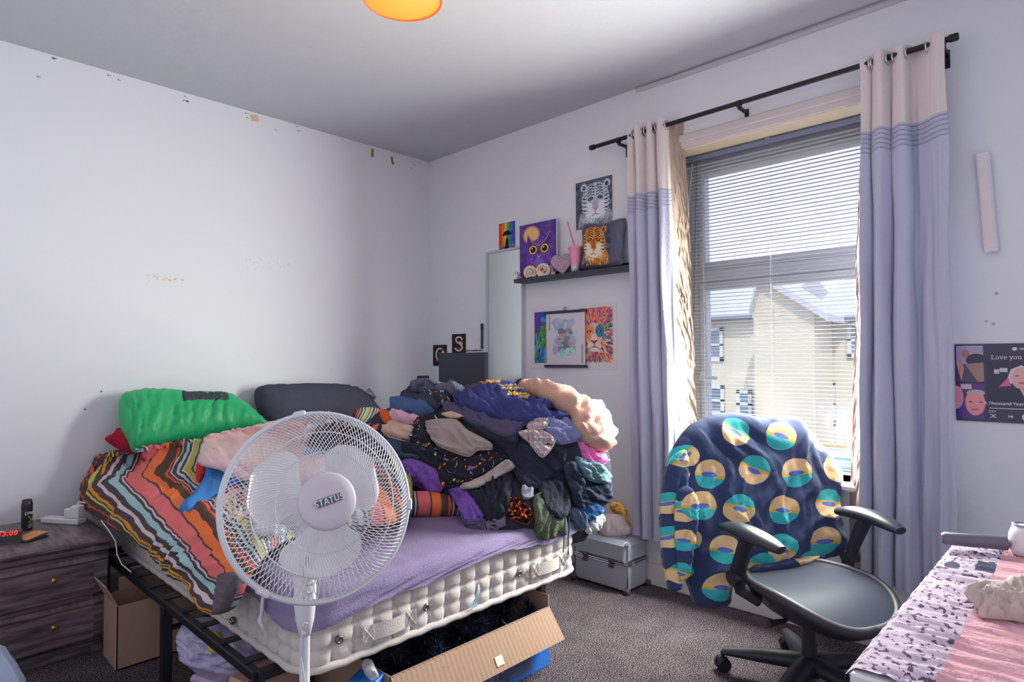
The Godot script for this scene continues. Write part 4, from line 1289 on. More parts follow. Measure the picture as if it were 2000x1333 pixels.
# ---------------------------------------------------------------- pedestal fan
func fan() -> void:
	var c := at(624, 985, 1.5)
	var o := thing("pedestal_fan", "white pedestal fan with wire guard and three blades in front of the bed", "fan", Vector3(c.x, 0, c.z))
	var view := (CAM - c).normalized()
	var n := (view + cr * 0.27 + cu * 0.10).normalized()
	var rt := Vector3.UP.cross(n).normalized()
	rt = rt.rotated(n, 0.12)
	var up := n.cross(rt).normalized()
	var B := Basis(rt, up, n)
	var X := Transform3D(B, c)
	var R := 0.218
	var wire := mat(rgb(222, 222, 234), 0.3)
	var P := func(r: float, a: float, z: float) -> Vector3: return X * Vector3(cos(a) * r, sin(a) * r, z)
	var st := S()
	for k in 132:
		var a0 := TAU * k / 132.0
		var pts := []
		for i in 8:
			var t := i / 7.0
			pts.append(P.call(lerpf(0.050, R, t), a0 + 0.55 * t, 0.016 + 0.062 * pow(1.0 - t * t, 0.6)))
		tube(st, pts, 0.0010, 4, false)
	for r in [0.115, 0.165]:
		var pts := []
		var t: float = (r - 0.05) / (R - 0.05)
		for i in 61: pts.append(P.call(r, TAU * i / 60.0, 0.014 + 0.062 * pow(1.0 - t * t, 0.6)))
		tube(st, pts, 0.0016, 5, false)
	put("front_guard", st, wire, o)
	st = S()
	for k in 96:
		var a0 := TAU * k / 96.0
		var pts := []
		for i in 8:
			var t := i / 7.0
			pts.append(P.call(lerpf(0.045, R, t), a0 - 0.45 * t, -0.016 - 0.085 * pow(1.0 - pow(t, 3.0), 0.7)))
		tube(st, pts, 0.0011, 4, false)
	put("rear_guard", st, wire, o)
	st = S()
	var prof := [Vector2(R - 0.001, -0.017), Vector2(R + 0.006, -0.016), Vector2(R + 0.0095, 0.0), Vector2(R + 0.006, 0.017), Vector2(R - 0.001, 0.018), Vector2(R - 0.005, 0.0), Vector2(R - 0.001, -0.017)]
	var lay := Transform3D(B * Basis(Vector3.RIGHT, PI / 2), c)
	lathe(st, prof, 72, lay)
	for a in [PI / 2 + 0.05, -0.25, PI + 0.8]:
		box(st, P.call(R + 0.004, a, 0.0), Vector3(0.016, 0.03, 0.04), 0.004, B * Basis(Vector3.BACK, a))
	put("guard_ring", st, mat(rgb(214, 214, 228), 0.35), o)
	# blades
	var bm := mat(rgb(238, 234, 244), 0.35)
	bm.backlight_enabled = true
	bm.backlight = Color(0.25, 0.24, 0.26)
	for k in 3:
		st = S()
		var ca := deg_to_rad(160.0 - 120.0 * k) - 0.12
		for side in [0.0, -0.0025]:
			grid(st, 16, 20, func(u: float, v: float) -> Vector3:
				var r := lerpf(0.03, 0.172, v)
				var half := deg_to_rad(lerpf(20.0, 46.0, sqrt(clampf((v - 0.02) / 0.6, 0, 1))))
				if v > 0.55: half *= sqrt(maxf(0.0, 1.0 - pow((v - 0.55) / 0.452, 2.4)))
				var a := ca + half * (u * 2.0 - 1.0) - 0.20 * v
				return P.call(r, a, -0.02 + side + 0.030 * (u - 0.5) * (0.5 + v)))
		put("blade", st, bm, o)
	# badge in the middle of the guard
	st = S()
	lathe(st, [Vector2(0.0, 0.092), Vector2(0.040, 0.0905), Vector2(0.0605, 0.087), Vector2(0.0655, 0.083), Vector2(0.067, 0.076), Vector2(0.0655, 0.070), Vector2(0.0, 0.068)], 48, lay)
	var bd := put("badge", st, mat(rgb(206, 196, 212), 0.4), o)
	st = S()
	box(st, X * Vector3(-0.0, 0.0, 0.0945), Vector3(0.062, 0.017, 0.003), 0.0006, B * Basis(Vector3.BACK, 0.10))
	var pl := put("name_plate", st, mat(rgb(74, 82, 98), 0.5), bd)
	text("STATUS", 0.0145, Transform3D(B * Basis(Vector3.BACK, 0.10), X * Vector3(0, 0, 0.0963)), mat(rgb(206, 214, 222), 0.5), bd, 0.0006, true)
	# motor, neck, stem and foot
	st = S()
	lathe(st, [Vector2(0.0, -0.24), Vector2(0.035, -0.235), Vector2(0.055, -0.21), Vector2(0.06, -0.13), Vector2(0.05, -0.10), Vector2(0.0, -0.095)], 28, lay)
	put("motor_housing", st, M.white_plastic, o)
	var hub := X * Vector3(0, 0, -0.155)
	var post := Vector3(hub.x, 0, hub.z)
	st = S()
	tube(st, [hub + Vector3(0, -0.03, 0), Vector3(post.x, 0.79, post.z)], [0.024, 0.027], 16)
	put("neck", st, M.white_plastic, o)
	st = S()
	lathe(st, [Vector2(0.0, 0.80), Vector2(0.027, 0.80), Vector2(0.0285, 0.79), Vector2(0.028, 0.70), Vector2(0.0235, 0.655), Vector2(0.0145, 0.615), Vector2(0.0, 0.615)], 24, Transform3D(Basis.IDENTITY, post))
	put("control_housing", st, M.white_plastic, o)
	for k in 3:
		st = S()
		var f := (CAM - post)
		f.y = 0
		f = f.normalized().rotated(Vector3.UP, 0.5)
		box(st, Vector3(post.x, 0.775 - k * 0.022, post.z) + f * 0.0275, Vector3(0.022, 0.009, 0.006), 0.003, Basis(Vector3.UP.cross(f), Vector3.UP, f))
		put("button", st, mat(rgb(196, 196, 210), 0.4), o)
	st = S()
	lathe(st, [Vector2(0.013, 0.63), Vector2(0.013, 0.36), Vector2(0.018, 0.355), Vector2(0.018, 0.30), Vector2(0.016, 0.29), Vector2(0.016, 0.03)], 20, Transform3D(Basis.IDENTITY, post))
	put("stem", st, M.white_plastic, o)
	st = S()
	lathe(st, [Vector2(0.016, 0.06), Vector2(0.05, 0.045), Vector2(0.17, 0.02), Vector2(0.19, 0.006), Vector2(0.19, 0.0), Vector2(0.0, 0.0)], 40, Transform3D(Basis.IDENTITY, post))
	put("foot", st, M.white_plastic, o)
	st = S()
	tube(st, [at(592, 1225, 1.60), at(589, 1250, 1.60), at(589, 1290, 1.60), at(594, 1325, 1.6), at(600, 1420, 1.6), Vector3(post.x - 0.1, 0.012, post.z + 0.05)], 0.0026, 6)
	tube(st, [at(598, 1215, 1.60), at(592, 1222, 1.60), at(592, 1238, 1.60)], 0.006, 8)
	put("mains_cord", st, M.white_plastic, o)

func text(s: String, size: float, x: Transform3D, m: Material, parent: Node3D, depth := 0.0008, bold := false, called := "lettering", serif := false, italic := false) -> MeshInstance3D:
	var t := TextMesh.new()
	var f := SystemFont.new()
	f.font_names = PackedStringArray(["Droid Serif" if serif else "Droid Sans"])
	f.font_weight = 700 if bold else 400
	f.font_italic = italic
	t.font = f
	t.font_size = 64
	t.pixel_size = size / 46.0
	t.depth = depth
	t.text = s
	t.curve_step = 2.0
	var o := MeshInstance3D.new()
	o.mesh = t
	o.name = called
	o.set_surface_override_material(0, m)
	parent.add_child(o, true)
	var g := Vector3.ZERO
	var q: Node = parent
	while q is Node3D and q != self:
		g += (q as Node3D).position
		q = q.get_parent()
	o.transform = Transform3D(x.basis, x.origin - g)
	return o

# ---------------------------------------------------------------- bedside chest and what stands on it
func chest() -> void:
	var fx := 0.735
	var z0 := 2.43
	var z1 := 3.05
	var top := 0.522
	var o := thing("bedside_chest", "dark wood bedside chest with two drawers and small brass knobs", "chest", Vector3(0.4, 0, (z0 + z1) / 2))
	var st := S()
	span(st, Vector3(0.10, 0.06, z0 + 0.012), Vector3(fx - 0.03, top - 0.03, z1 - 0.012), 0.004)
	put("carcass", st, M.wood, o)
	st = S()
	span(st, Vector3(0.09, top - 0.028, z0 - 0.008), Vector3(fx - 0.002, top, z1 + 0.008), 0.009)
	put("top", st, M.wood, o)
	st = S()
	span(st, Vector3(0.10, top - 0.062, z0 + 0.004), Vector3(fx - 0.016, top - 0.03, z1 - 0.004), 0.007)
	put("moulding", st, M.wood, o)
	st = S()
	span(st, Vector3(0.12, 0.0, z0 + 0.025), Vector3(fx - 0.05, 0.062, z1 - 0.025), 0.003)
	put("plinth", st, M.wood, o)
	for d in [[0.275, 0.445, 1135], [0.075, 0.250, 1227]]:
		st = S()
		span(st, Vector3(fx - 0.034, d[0], z0 + 0.014), Vector3(fx - 0.014, d[1], z1 - 0.014), 0.005)
		span(st, Vector3(fx - 0.03, d[1] - 0.022, z0 + 0.014), Vector3(fx - 0.005, d[1] - 0.004, z1 - 0.014), 0.006)
		var dr := put("drawer", st, M.wood, o)
		var kp := on(105, d[2], 0, fx)
		st = S()
		lathe(st, [Vector2(0.0, 0.024), Vector2(0.006, 0.023), Vector2(0.0115, 0.019), Vector2(0.012, 0.014), Vector2(0.006, 0.010), Vector2(0.005, 0.0), Vector2(0.009, -0.004)], 16, Transform3D(Basis(Vector3.FORWARD, PI / 2), kp + Vector3(-0.014, 0, 0)))
		for k in 6:
			var a := TAU * k / 6
			box(st, kp + Vector3(0.003, cos(a) * 0.009, sin(a) * 0.009), Vector3(0.012, 0.005, 0.005), 0.002)
		put("knob", st, M.brass, dr)
	# deodorant
	var p := on(52, 1036, 1, top)
	var can := thing("deodorant_can", "black deodorant can with gold print on the bedside chest", "can", p)
	st = S()
	lathe(st, [Vector2(0.0, 0.0), Vector2(0.0215, 0.0), Vector2(0.0225, 0.004), Vector2(0.0225, 0.098), Vector2(0.0222, 0.1)], 28, Transform3D(Basis.IDENTITY, p))
	put("body", st, mat(rgb(34, 34, 46), 0.3), can)
	st = S()
	lathe(st, [Vector2(0.0225, 0.1), Vector2(0.023, 0.102), Vector2(0.0225, 0.125), Vector2(0.019, 0.146), Vector2(0.0, 0.149)], 28, Transform3D(Basis.IDENTITY, p))
	put("cap", st, mat(rgb(42, 40, 52), 0.35), can)
	var f := CAM - p
	f.y = 0
	f = f.normalized().rotated(Vector3.UP, 0.55)
	var fb := Basis(Vector3.UP.cross(f), Vector3.UP, f)
	text("LYNX", 0.013, Transform3D(fb, p + Vector3(0, 0.083, 0) + f * 0.0222), mat(rgb(226, 226, 236), 0.5), can, 0.001, true)
	var gold := mat(rgb(206, 168, 92), 0.4, 0.4)
	st = S()
	for q in [[0.0, 0.060, 0.5], [0.004, 0.046, -0.6], [0.0, 0.036, 0.7]]:
		box(st, p + f * 0.0224 + fb.x * q[0] + Vector3(0, q[1], 0), Vector3(0.005, 0.024, 0.001), 0.0, fb * Basis(Vector3.BACK, q[2]))
	put("print", st, gold, can)
	st = S()
	for k in 3: box(st, p + f * 0.0224 + Vector3(0, 0.026 - k * 0.006, 0), Vector3(0.018 - k * 0.003, 0.003, 0.001), 0.0, fb)
	put("small_print", st, mat(rgb(196, 190, 206), 0.5), can)
	# alarm clock
	var ca := on(38, 1062, 1, top)
	var cdir := (on(38, 1062, 1, top) - on(-40, 1072, 1, top))
	cdir.y = 0
	cdir = cdir.normalized()
	var cn := Vector3.UP.cross(cdir) * -1.0
	if cn.dot(CAM - ca) < 0: cn = -cn
	var ck := thing("alarm_clock", "black digital alarm clock with red digits on the bedside chest", "clock", ca - cdir * 0.09)
	var cb := Basis(cdir, Vector3.UP, cdir.cross(Vector3.UP))
	var mid := ca - cdir * 0.085 - cn * 0.035
	st = S()
	prism(st, PackedVector2Array([Vector2(-0.03, 0.0), Vector2(0.032, 0.0), Vector2(0.030, 0.012), Vector2(0.006, 0.047), Vector2(-0.026, 0.05)]), Transform3D(Basis(cn, Vector3.UP, cn.cross(Vector3.UP)), mid - cn.cross(Vector3.UP) * 0.09), 0.18)
	put("case", st, mat(rgb(36, 36, 46), 0.3), ck)
	var slope := Vector2(0.024, -0.035).normalized()
	var face_up := (Vector3.UP * 0.035 - cn * 0.024).normalized()
	var face_n := (Vector3.UP * 0.024 + cn * 0.035).normalized()
	var fr := face_up.cross(face_n).normalized()
	var fo := mid + cn * 0.018 + Vector3.UP * 0.0295
	var red := glow(rgb(255, 50, 36), 1.0)
	var dg := text("13:09", 0.021, Transform3D(Basis(fr, face_up, face_n), on_plane(15, 1043, Plane(face_n, fo + face_n * 0.001))), red, ck, 0.0006, true, "display_digits")
	st = S()
	box(st, mid - cn * 0.012 + Vector3.UP * 0.0505, Vector3(0.03, 0.004, 0.05), 0.0015, Basis(cn, Vector3.UP, cn.cross(Vector3.UP)))
	put("snooze_bar", st, mat(rgb(176, 178, 190), 0.4), ck)
	# wallet of cards
	var wp := on(62, 1054, 1, top)
	var wl := thing("card_wallet", "small folded wallet with orange cards beside the alarm clock", "wallet", wp)
	var wc := [rgb(60, 46, 52), rgb(70, 90, 160), rgb(236, 150, 80)]
	for k in 3:
		st = S()
		box(st, wp + Vector3(-0.005 * k, 0.004 + 0.006 * k, 0), Vector3(0.075, 0.0035, 0.105), 0.001, Basis(Vector3.UP, 0.5 + 0.06 * k) * Basis(Vector3.RIGHT, 0.05 * k))
		put(["cover", "card", "flap"][k], st, mat(wc[k], 0.5), wl)
	# extension lead with two plugs
	var ea := on(88, 1020, 1, top)
	var eb := on(160, 1024, 1, top)
	var ed := (eb - ea).normalized()
	var eo := thing("extension_lead", "white extension lead with two plugs on the bedside chest", "extension lead", (ea + eb) / 2)
	var ebs := Basis(ed, Vector3.UP, ed.cross(Vector3.UP))
	st = S()
	box(st, (ea + eb) / 2 + Vector3(0, 0.014, 0), Vector3(ea.distance_to(eb), 0.028, 0.056), 0.005, ebs)
	put("body", st, M.white_plastic, eo)
	for q in [[0.70, 0.048], [0.88, 0.064]]:
		st = S()
		box(st, ea.lerp(eb, q[0]) + Vector3(0, 0.028 + q[1] / 2, 0), Vector3(0.045, q[1], 0.046), 0.006, ebs)
		put("plug", st, M.white_plastic, eo)
	st = S()
	var c0 := ea.lerp(eb, 0.88) + Vector3(0, 0.09, 0)
	tube(st, [c0, c0 + Vector3(0.0, 0.018, -0.004), c0 + Vector3(0.01, 0.0, -0.05)], [0.006, 0.004, 0.003], 8)
	put("plug_lead", st, M.white_plastic, eo)
	st = S()
	var path := []
	for q in [[198, 1018, 0.70], [212, 1036, 0.80], [226, 1058, 0.86], [229, 1085, 0.90], [238, 1103, 0.93], [256, 1118, 0.98]]: path.append(on(q[0], q[1], 0, q[2]))
	tube(st, path, 0.0028, 6)
	put("charging_cable", st, M.white_plastic, eo)
	# laundry bag standing in the near corner, its rim just in view
	var lb := Plane(Vector3(0.75, 0.25, 0.6).normalized(), at(10, 1333, 1.95))
	var g := put("laundry_bag", patch(V([-90, 1300, -50, 1262, -12, 1256, 6, 1280, 24, 1306, 40, 1340, 52, 1400, 56, 1500, 40, 1580, -40, 1600, -100, 1560, -110, 1400]), on_flat(lb), {"thick": 0.12, "bthick": 0.1, "round": 60.0, "step": 12.0, "wr": 0.01, "ang": 1.3, "seed": 61, "back": true}), cloth(176, 196, 240))
	tag(g, "pale blue laundry bag standing on the floor in front of the chest", "bag")

func under_bed() -> void:
	# open cardboard box
	var o := thing("cardboard_box", "open brown cardboard box on the floor beside the bedside chest", "box", Vector3(0.9, 0, 2.26))
	var st := S()
	var hgt := 0.275
	span(st, Vector3(0.965, 0.004, 2.06), Vector3(0.970, hgt, 2.47))
	put("front_panel", st, M.card, o)
	st = S()
	span(st, Vector3(0.76, 0.004, 2.465), Vector3(0.97, hgt, 2.47))
	span(st, Vector3(0.76, 0.004, 2.06), Vector3(0.97, hgt, 2.065))
	span(st, Vector3(0.76, 0.004, 2.06), Vector3(0.765, hgt, 2.47))
	span(st, Vector3(0.76, 0.004, 2.06), Vector3(0.97, 0.009, 2.47))
	put("body", st, M.card_dark, o)
	for q in [[Vector3(0.865, hgt + 0.045, 2.488), Vector3(0.19, 0.10, 0.005), -0.45], [Vector3(0.755, hgt + 0.03, 2.24), Vector3(0.005, 0.06, 0.34), 0.0]]:
		st = S()
		box(st, q[0], q[1], 0.0, Basis(Vector3.RIGHT, -q[2]))
		put("flap", st, M.card, o)
	# lilac carrier bag, stuffed full
	var pm := mat(rgb(196, 190, 232), 0.3, 0, 0.5)
	var bp := Plane(Vector3(0.66, 0.2, 0.7).normalized(), on(400, 1328, 1, 0.0) + Vector3(0.10, 0, 0.0))
	var b := put("carrier_bag", patch(V([352, 1230, 362, 1216, 400, 1205, 450, 1215, 500, 1250, 520, 1290, 480, 1322, 440, 1322, 392, 1316, 360, 1290, 350, 1260]), on_flat(bp), {"thick": 0.10, "bthick": 0.08, "round": 50.0, "step": 5.0, "wr": 0.02, "ang": 0.4, "seed": 71, "back": true, "lng": 0.02, "shrt": 0.04}), pm)
	tag(b, "stuffed lilac carrier bag with yellow print under the bed", "bag")
	put("print", patch(V([410, 1238, 426, 1236, 432, 1252, 424, 1264, 412, 1258]), on_flat(bp), {"lift": 0.10, "thick": 0.008, "round": 4.0, "step": 4.0, "wr": 0.004, "seed": 71}), mat(rgb(228, 210, 60), 0.4), b)
	put("print", patch(V([404, 1262, 420, 1266, 424, 1276, 412, 1280]), on_flat(bp), {"lift": 0.10, "thick": 0.008, "round": 4.0, "step": 4.0, "wr": 0.004, "seed": 72}), mat(rgb(222, 190, 110), 0.4), b)
	st = S()
	var sp := on(428, 1345, 1, 0.0)
	box(st, sp + Vector3(0, 0.035, 0), Vector3(0.16, 0.07, 0.16), 0.012, Basis(Vector3.UP, 0.3))
	var s2 := put("storage_tub", st, mat(rgb(198, 176, 208), 0.5))
	tag(s2, "small mauve tub under the lilac carrier bag", "tub")
	st = S()
	var tp := on(520, 1345, 1, 0.12)
	box(st, Vector3(tp.x, 0.09, tp.z), Vector3(0.18, 0.18, 0.2), 0.01, Basis(Vector3.UP, 0.2))
	s2 = put("storage_tub", st, mat(rgb(206, 160, 150), 0.5))
	tag(s2, "dusty rose tub under the near corner of the bed", "tub")
	# long box with an artificial tree
	var fx := 2.275
	var z0 := 1.15
	var z1 := 1.98
	var bx0 := 1.76
	var h := 0.25
	var bo := thing("tree_box", "long open box with blue printed side, holding a black tinsel tree", "box", Vector3((fx + bx0) / 2, 0, (z0 + z1) / 2))
	var pr := Cv.new(512, 128, rgb(58, 122, 220), 5)
	pr.rect(0, 0, 440, 118, rgb(98, 108, 140))
	pr.poly([Vector2(300, 0), Vector2(440, 0), Vector2(440, 90), Vector2(330, 118)], rgb(86, 96, 130))
	pr.spot(60, 0, 0, 430, 118, 2, 9, [rgb(120, 130, 160), rgb(70, 78, 110), rgb(150, 160, 185)])
	for k in 5: pr.poly([Vector2(356, 70) + Vector2(cos(TAU * k / 5), sin(TAU * k / 5)) * 16, Vector2(356, 70) + Vector2(cos(TAU * k / 5 + 2.5), sin(TAU * k / 5 + 2.5)) * 16, Vector2(356, 70) + Vector2(cos(TAU * k / 5 - 2.5), sin(TAU * k / 5 - 2.5)) * 16], rgb(190, 198, 214))
	pr.rect(398, 22, 14, 34, rgb(40, 44, 130))
	pr.rect(414, 16, 14, 30, rgb(150, 50, 90))
	pr.rect(402, 28, 3, 22, rgb(220, 220, 240))
	pr.rect(419, 22, 3, 18, rgb(230, 210, 220))
	st = S()
	st.set_smooth_group(-1)
	quad(st, Vector3(fx + 0.003, h, z1), Vector3(fx + 0.003, h, z0), Vector3(fx + 0.003, 0.003, z0), Vector3(fx + 0.003, 0.003, z1))
	put("printed_side", st, printed(pr.tex(), 0.5), bo)
	st = S()
	span(st, Vector3(fx - 0.004, 0.003, z0), Vector3(fx + 0.002, h, z1))
	span(st, Vector3(bx0, 0.003, z0), Vector3(bx0 + 0.005, h, z1))
	span(st, Vector3(bx0, 0.003, z1 - 0.005), Vector3(fx, h, z1))
	span(st, Vector3(bx0, 0.003, z0), Vector3(fx, 0.008, z1))
	put("body", st, M.card_dark, bo)
	st = S()
	span(st, Vector3(bx0, 0.003, z0 - 0.001), Vector3(fx, h + 0.05, z0 + 0.004))
	put("end_panel", st, M.card_dark, bo)
	# the raised flap, corrugated card
	st = S()
	var a0 := Vector3(fx + 0.002, h, z0 + 0.0)
	grid(st, 110, 3, func(u: float, v: float) -> Vector3:
		var q := a0 + Vector3(0.070 * v, -0.125 * v, lerpf(-0.02 * v, z1 - z0, u))
		return q + Vector3(0.0012 * sin(u * 240.0), 0, 0))
	grid(st, 110, 3, func(u: float, v: float) -> Vector3:
		var q := a0 + Vector3(0.070 * v, -0.125 * v, lerpf(-0.02 * v, z1 - z0, 1.0 - u))
		return q + Vector3(-0.004, -0.003, 0))
	put("flap", st, M.card, bo)
	st = S()
	box(st, a0 + Vector3(0.0535, -0.09, 0.36), Vector3(0.002, 0.035, 0.04), 0.0, Basis(Vector3.FORWARD, -0.51))
	put("tape", st, mat(rgb(220, 214, 216), 0.4), bo)
	# tinsel tree: branches with shiny needles
	var tr := thing("tinsel_tree", "black tinsel artificial tree lying in the long open box", "artificial tree", Vector3(2.1, 0.02, 1.65))
	var rg := RandomNumberGenerator.new()
	rg.seed = 12
	for k in 46:
		st = S()
		var b0 := Vector3(rg.randf_range(bx0 + 0.12, fx - 0.05), rg.randf_range(0.15, 0.31), rg.randf_range(z0 + 0.05, z1 - 0.1))
		var dir := Vector3(rg.randf_range(-0.5, 0.5), rg.randf_range(-0.1, 0.35), rg.randf_range(-1, 1)).normalized()
		var ln := rg.randf_range(0.14, 0.26)
		for i in 420:
			var q := b0 + dir * (rg.randf() - 0.5) * ln
			q.x = clampf(q.x, bx0 + 0.02, fx - 0.03)
			q.z = clampf(q.z, z0 + 0.03, z1 - 0.03)
			var d := Vector3(rg.randfn(), rg.randfn(), rg.randfn()).normalized()
			d = (d + dir * 0.4).normalized()
			var l := rg.randf_range(0.03, 0.065)
			var w := d.cross(Vector3(rg.randfn(), rg.randfn(), rg.randfn())).normalized() * 0.0016
			var e := q + d * l
			if e.x > fx - 0.006 and e.y < h + 0.02: e.x = fx - 0.006
			e.y = minf(e.y, BY0 - 0.035)
			tri(st, q - w, q + w, e)
		tube(st, [b0 - dir * ln * 0.5, b0 + dir * ln * 0.5], 0.002, 4, false)
		put("branch", st, M.tinsel, tr)
	# blue carton with clear wrapping, near end under the bed
	var cp := at(716, 1322, 2.12)
	var ct := thing("small_carton", "small blue carton with crumpled clear wrapping under the mattress edge", "box", Vector3(cp.x, 0, cp.z))
	st = S()
	box(st, Vector3(cp.x, 0.13, cp.z), Vector3(0.10, 0.24, 0.085), 0.004, Basis(Vector3.UP, 0.5))
	put("body", st, mat(rgb(52, 126, 226), 0.4), ct)
	var wrap := mat(rgb(206, 206, 222), 0.1, 0.0, 0.8)
	var wpp := Plane(view_of(cp), cp + view_of(cp) * 0.06)
	put("wrapping", patch(V([706, 1300, 712, 1288, 726, 1290, 734, 1306, 740, 1322, 726, 1330, 714, 1320]), on_flat(wpp), {"thick": 0.02, "round": 6.0, "step": 3.0, "wr": 0.012, "seed": 77, "back": true}), wrap, ct)

func view_of(p: Vector3) -> Vector3: return (CAM - p).normalized()

func vanity_case() -> void:
	var p0 := on(1133, 1128, 1, 0.0)
	var x0 := 1.70
	var x1 := 2.075
	var z0 := 0.022
	var z1 := 0.245
	var h := 0.285
	var o := thing("vanity_case", "silver aluminium vanity case with latches on the carpet by the curtain", "case", Vector3((x0 + x1) / 2, 0, (z0 + z1) / 2))
	var al := bump(mat(rgb(190, 198, 216), 0.4, 0.2), M.weave, 9.0, 0.15)
	var st := S()
	span(st, Vector3(x0 + 0.004, 0.012, z0 + 0.004), Vector3(x1 - 0.004, 0.155, z1 - 0.004), 0.006)
	put("base", st, al, o)
	st = S()
	span(st, Vector3(x0 + 0.004, 0.158, z0 + 0.004), Vector3(x1 - 0.004, h, z1 - 0.004), 0.022)
	put("lid", st, al, o)
	st = S()
	for y in [0.151, 0.162]: span(st, Vector3(x0, y - 0.004, z0), Vector3(x1, y + 0.003, z1), 0.002)
	for x in [x0, x1]: span(st, Vector3(x - 0.002, 0.012, z1 - 0.014), Vector3(x + 0.002, h - 0.03, z1 + 0.001), 0.001)
	put("trim", st, M.chrome, o)
	for fx in [0.22, 0.72]:
		st = S()
		var x := lerpf(x0, x1, fx)
		span(st, Vector3(x - 0.017, 0.128, z1 - 0.003), Vector3(x + 0.017, 0.150, z1 + 0.006), 0.002)
		span(st, Vector3(x - 0.017, 0.156, z1 - 0.003), Vector3(x + 0.017, 0.178, z1 + 0.006), 0.002)
		put("latch", st, mat(rgb(120, 116, 126), 0.3, 0.9), o)
	st = S()
	box(st, Vector3(x1 + 0.001, 0.158, z1 - 0.07), Vector3(0.008, 0.03, 0.02), 0.002)
	put("hinge_loop", st, M.chrome, o)
	for q in [[x0, z1], [x1, z1], [x1, z0 + 0.01], [x0, z0 + 0.01]]:
		st = S()
		box(st, Vector3(q[0], 0.016, q[1]), Vector3(0.036, 0.032, 0.036), 0.008)
		put("corner_guard", st, mat(rgb(90, 70, 84), 0.4), o)
		st = S()
		box(st, Vector3(q[0] + (0.004 if q[0] == x0 else -0.004), h - 0.015, q[1] - 0.005), Vector3(0.024, 0.03, 0.024), 0.008)
		put("corner_guard", st, M.chrome, o)
	st = S()
	for fx in [0.62, 0.8]: box(st, Vector3(lerpf(x0, x1, fx), h + 0.006, 0.15), Vector3(0.03, 0.012, 0.02), 0.003)
	put("handle_mount", st, M.chrome, o)
	# on the case: white cloth bag, clear bag, leopard print scarf
	var wp := Plane(Vector3(0.66, 0.2, 0.72).normalized(), Vector3(1.93, h + 0.07, 0.13))
	var c := put("cloth_bag", patch(V([1170, 1020, 1176, 1006, 1196, 1004, 1216, 1008, 1226, 1026, 1233, 1032, 1230, 1046, 1206, 1050, 1184, 1050, 1172, 1040]), on_flat(wp), {"thick": 0.06, "bthick": 0.05, "round": 22.0, "step": 3.5, "wr": 0.012, "ang": 1.2, "seed": 81, "back": true}), cloth(232, 210, 212))
	tag(c, "soft white cloth bag sitting on the silver vanity case", "bag")
	var sp := Plane(Vector3(0.66, 0.2, 0.72).normalized(), Vector3(1.92, h + 0.1, 0.06))
	var leo := splatter(rgb(206, 150, 80), [rgb(96, 60, 36), rgb(236, 196, 130), rgb(60, 40, 30)], 120, 15, 3, 8)
	c = put("scarf", patch(V([1190, 990, 1198, 980, 1212, 984, 1224, 996, 1226, 1012, 1232, 1030, 1222, 1036, 1212, 1012, 1200, 1004]), on_flat(sp), {"thick": 0.02, "bthick": 0.02, "round": 6.0, "step": 3.0, "wr": 0.008, "seed": 82, "back": true, "uv": 40.0}), leo)
	tag(c, "leopard print scarf behind the white cloth bag on the case", "scarf")
	var cv := Cv.new(64, 64, rgb(190, 194, 206), 3)
	for k in 7: cv.line([Vector2(k * 10, 0), Vector2(k * 10 - 8, 64)], 3, rgb(240, 240, 246))
	cv.ell(40, 12, 8, 6, rgb(206, 230, 110))
	var bp := Plane(Vector3(0.66, 0.2, 0.72).normalized(), Vector3(1.80, h + 0.05, 0.15))
	c = put("clear_bag", patch(V([1148, 1034, 1156, 1018, 1168, 1008, 1178, 1012, 1172, 1036, 1164, 1042, 1150, 1042]), on_flat(bp), {"thick": 0.03, "bthick": 0.03, "round": 10.0, "step": 3.0, "wr": 0.008, "seed": 83, "back": true, "uv": 30.0}), printed(cv.tex(), 0.15, 0.7))
	tag(c, "clear plastic bag of striped packets on the vanity case", "bag")

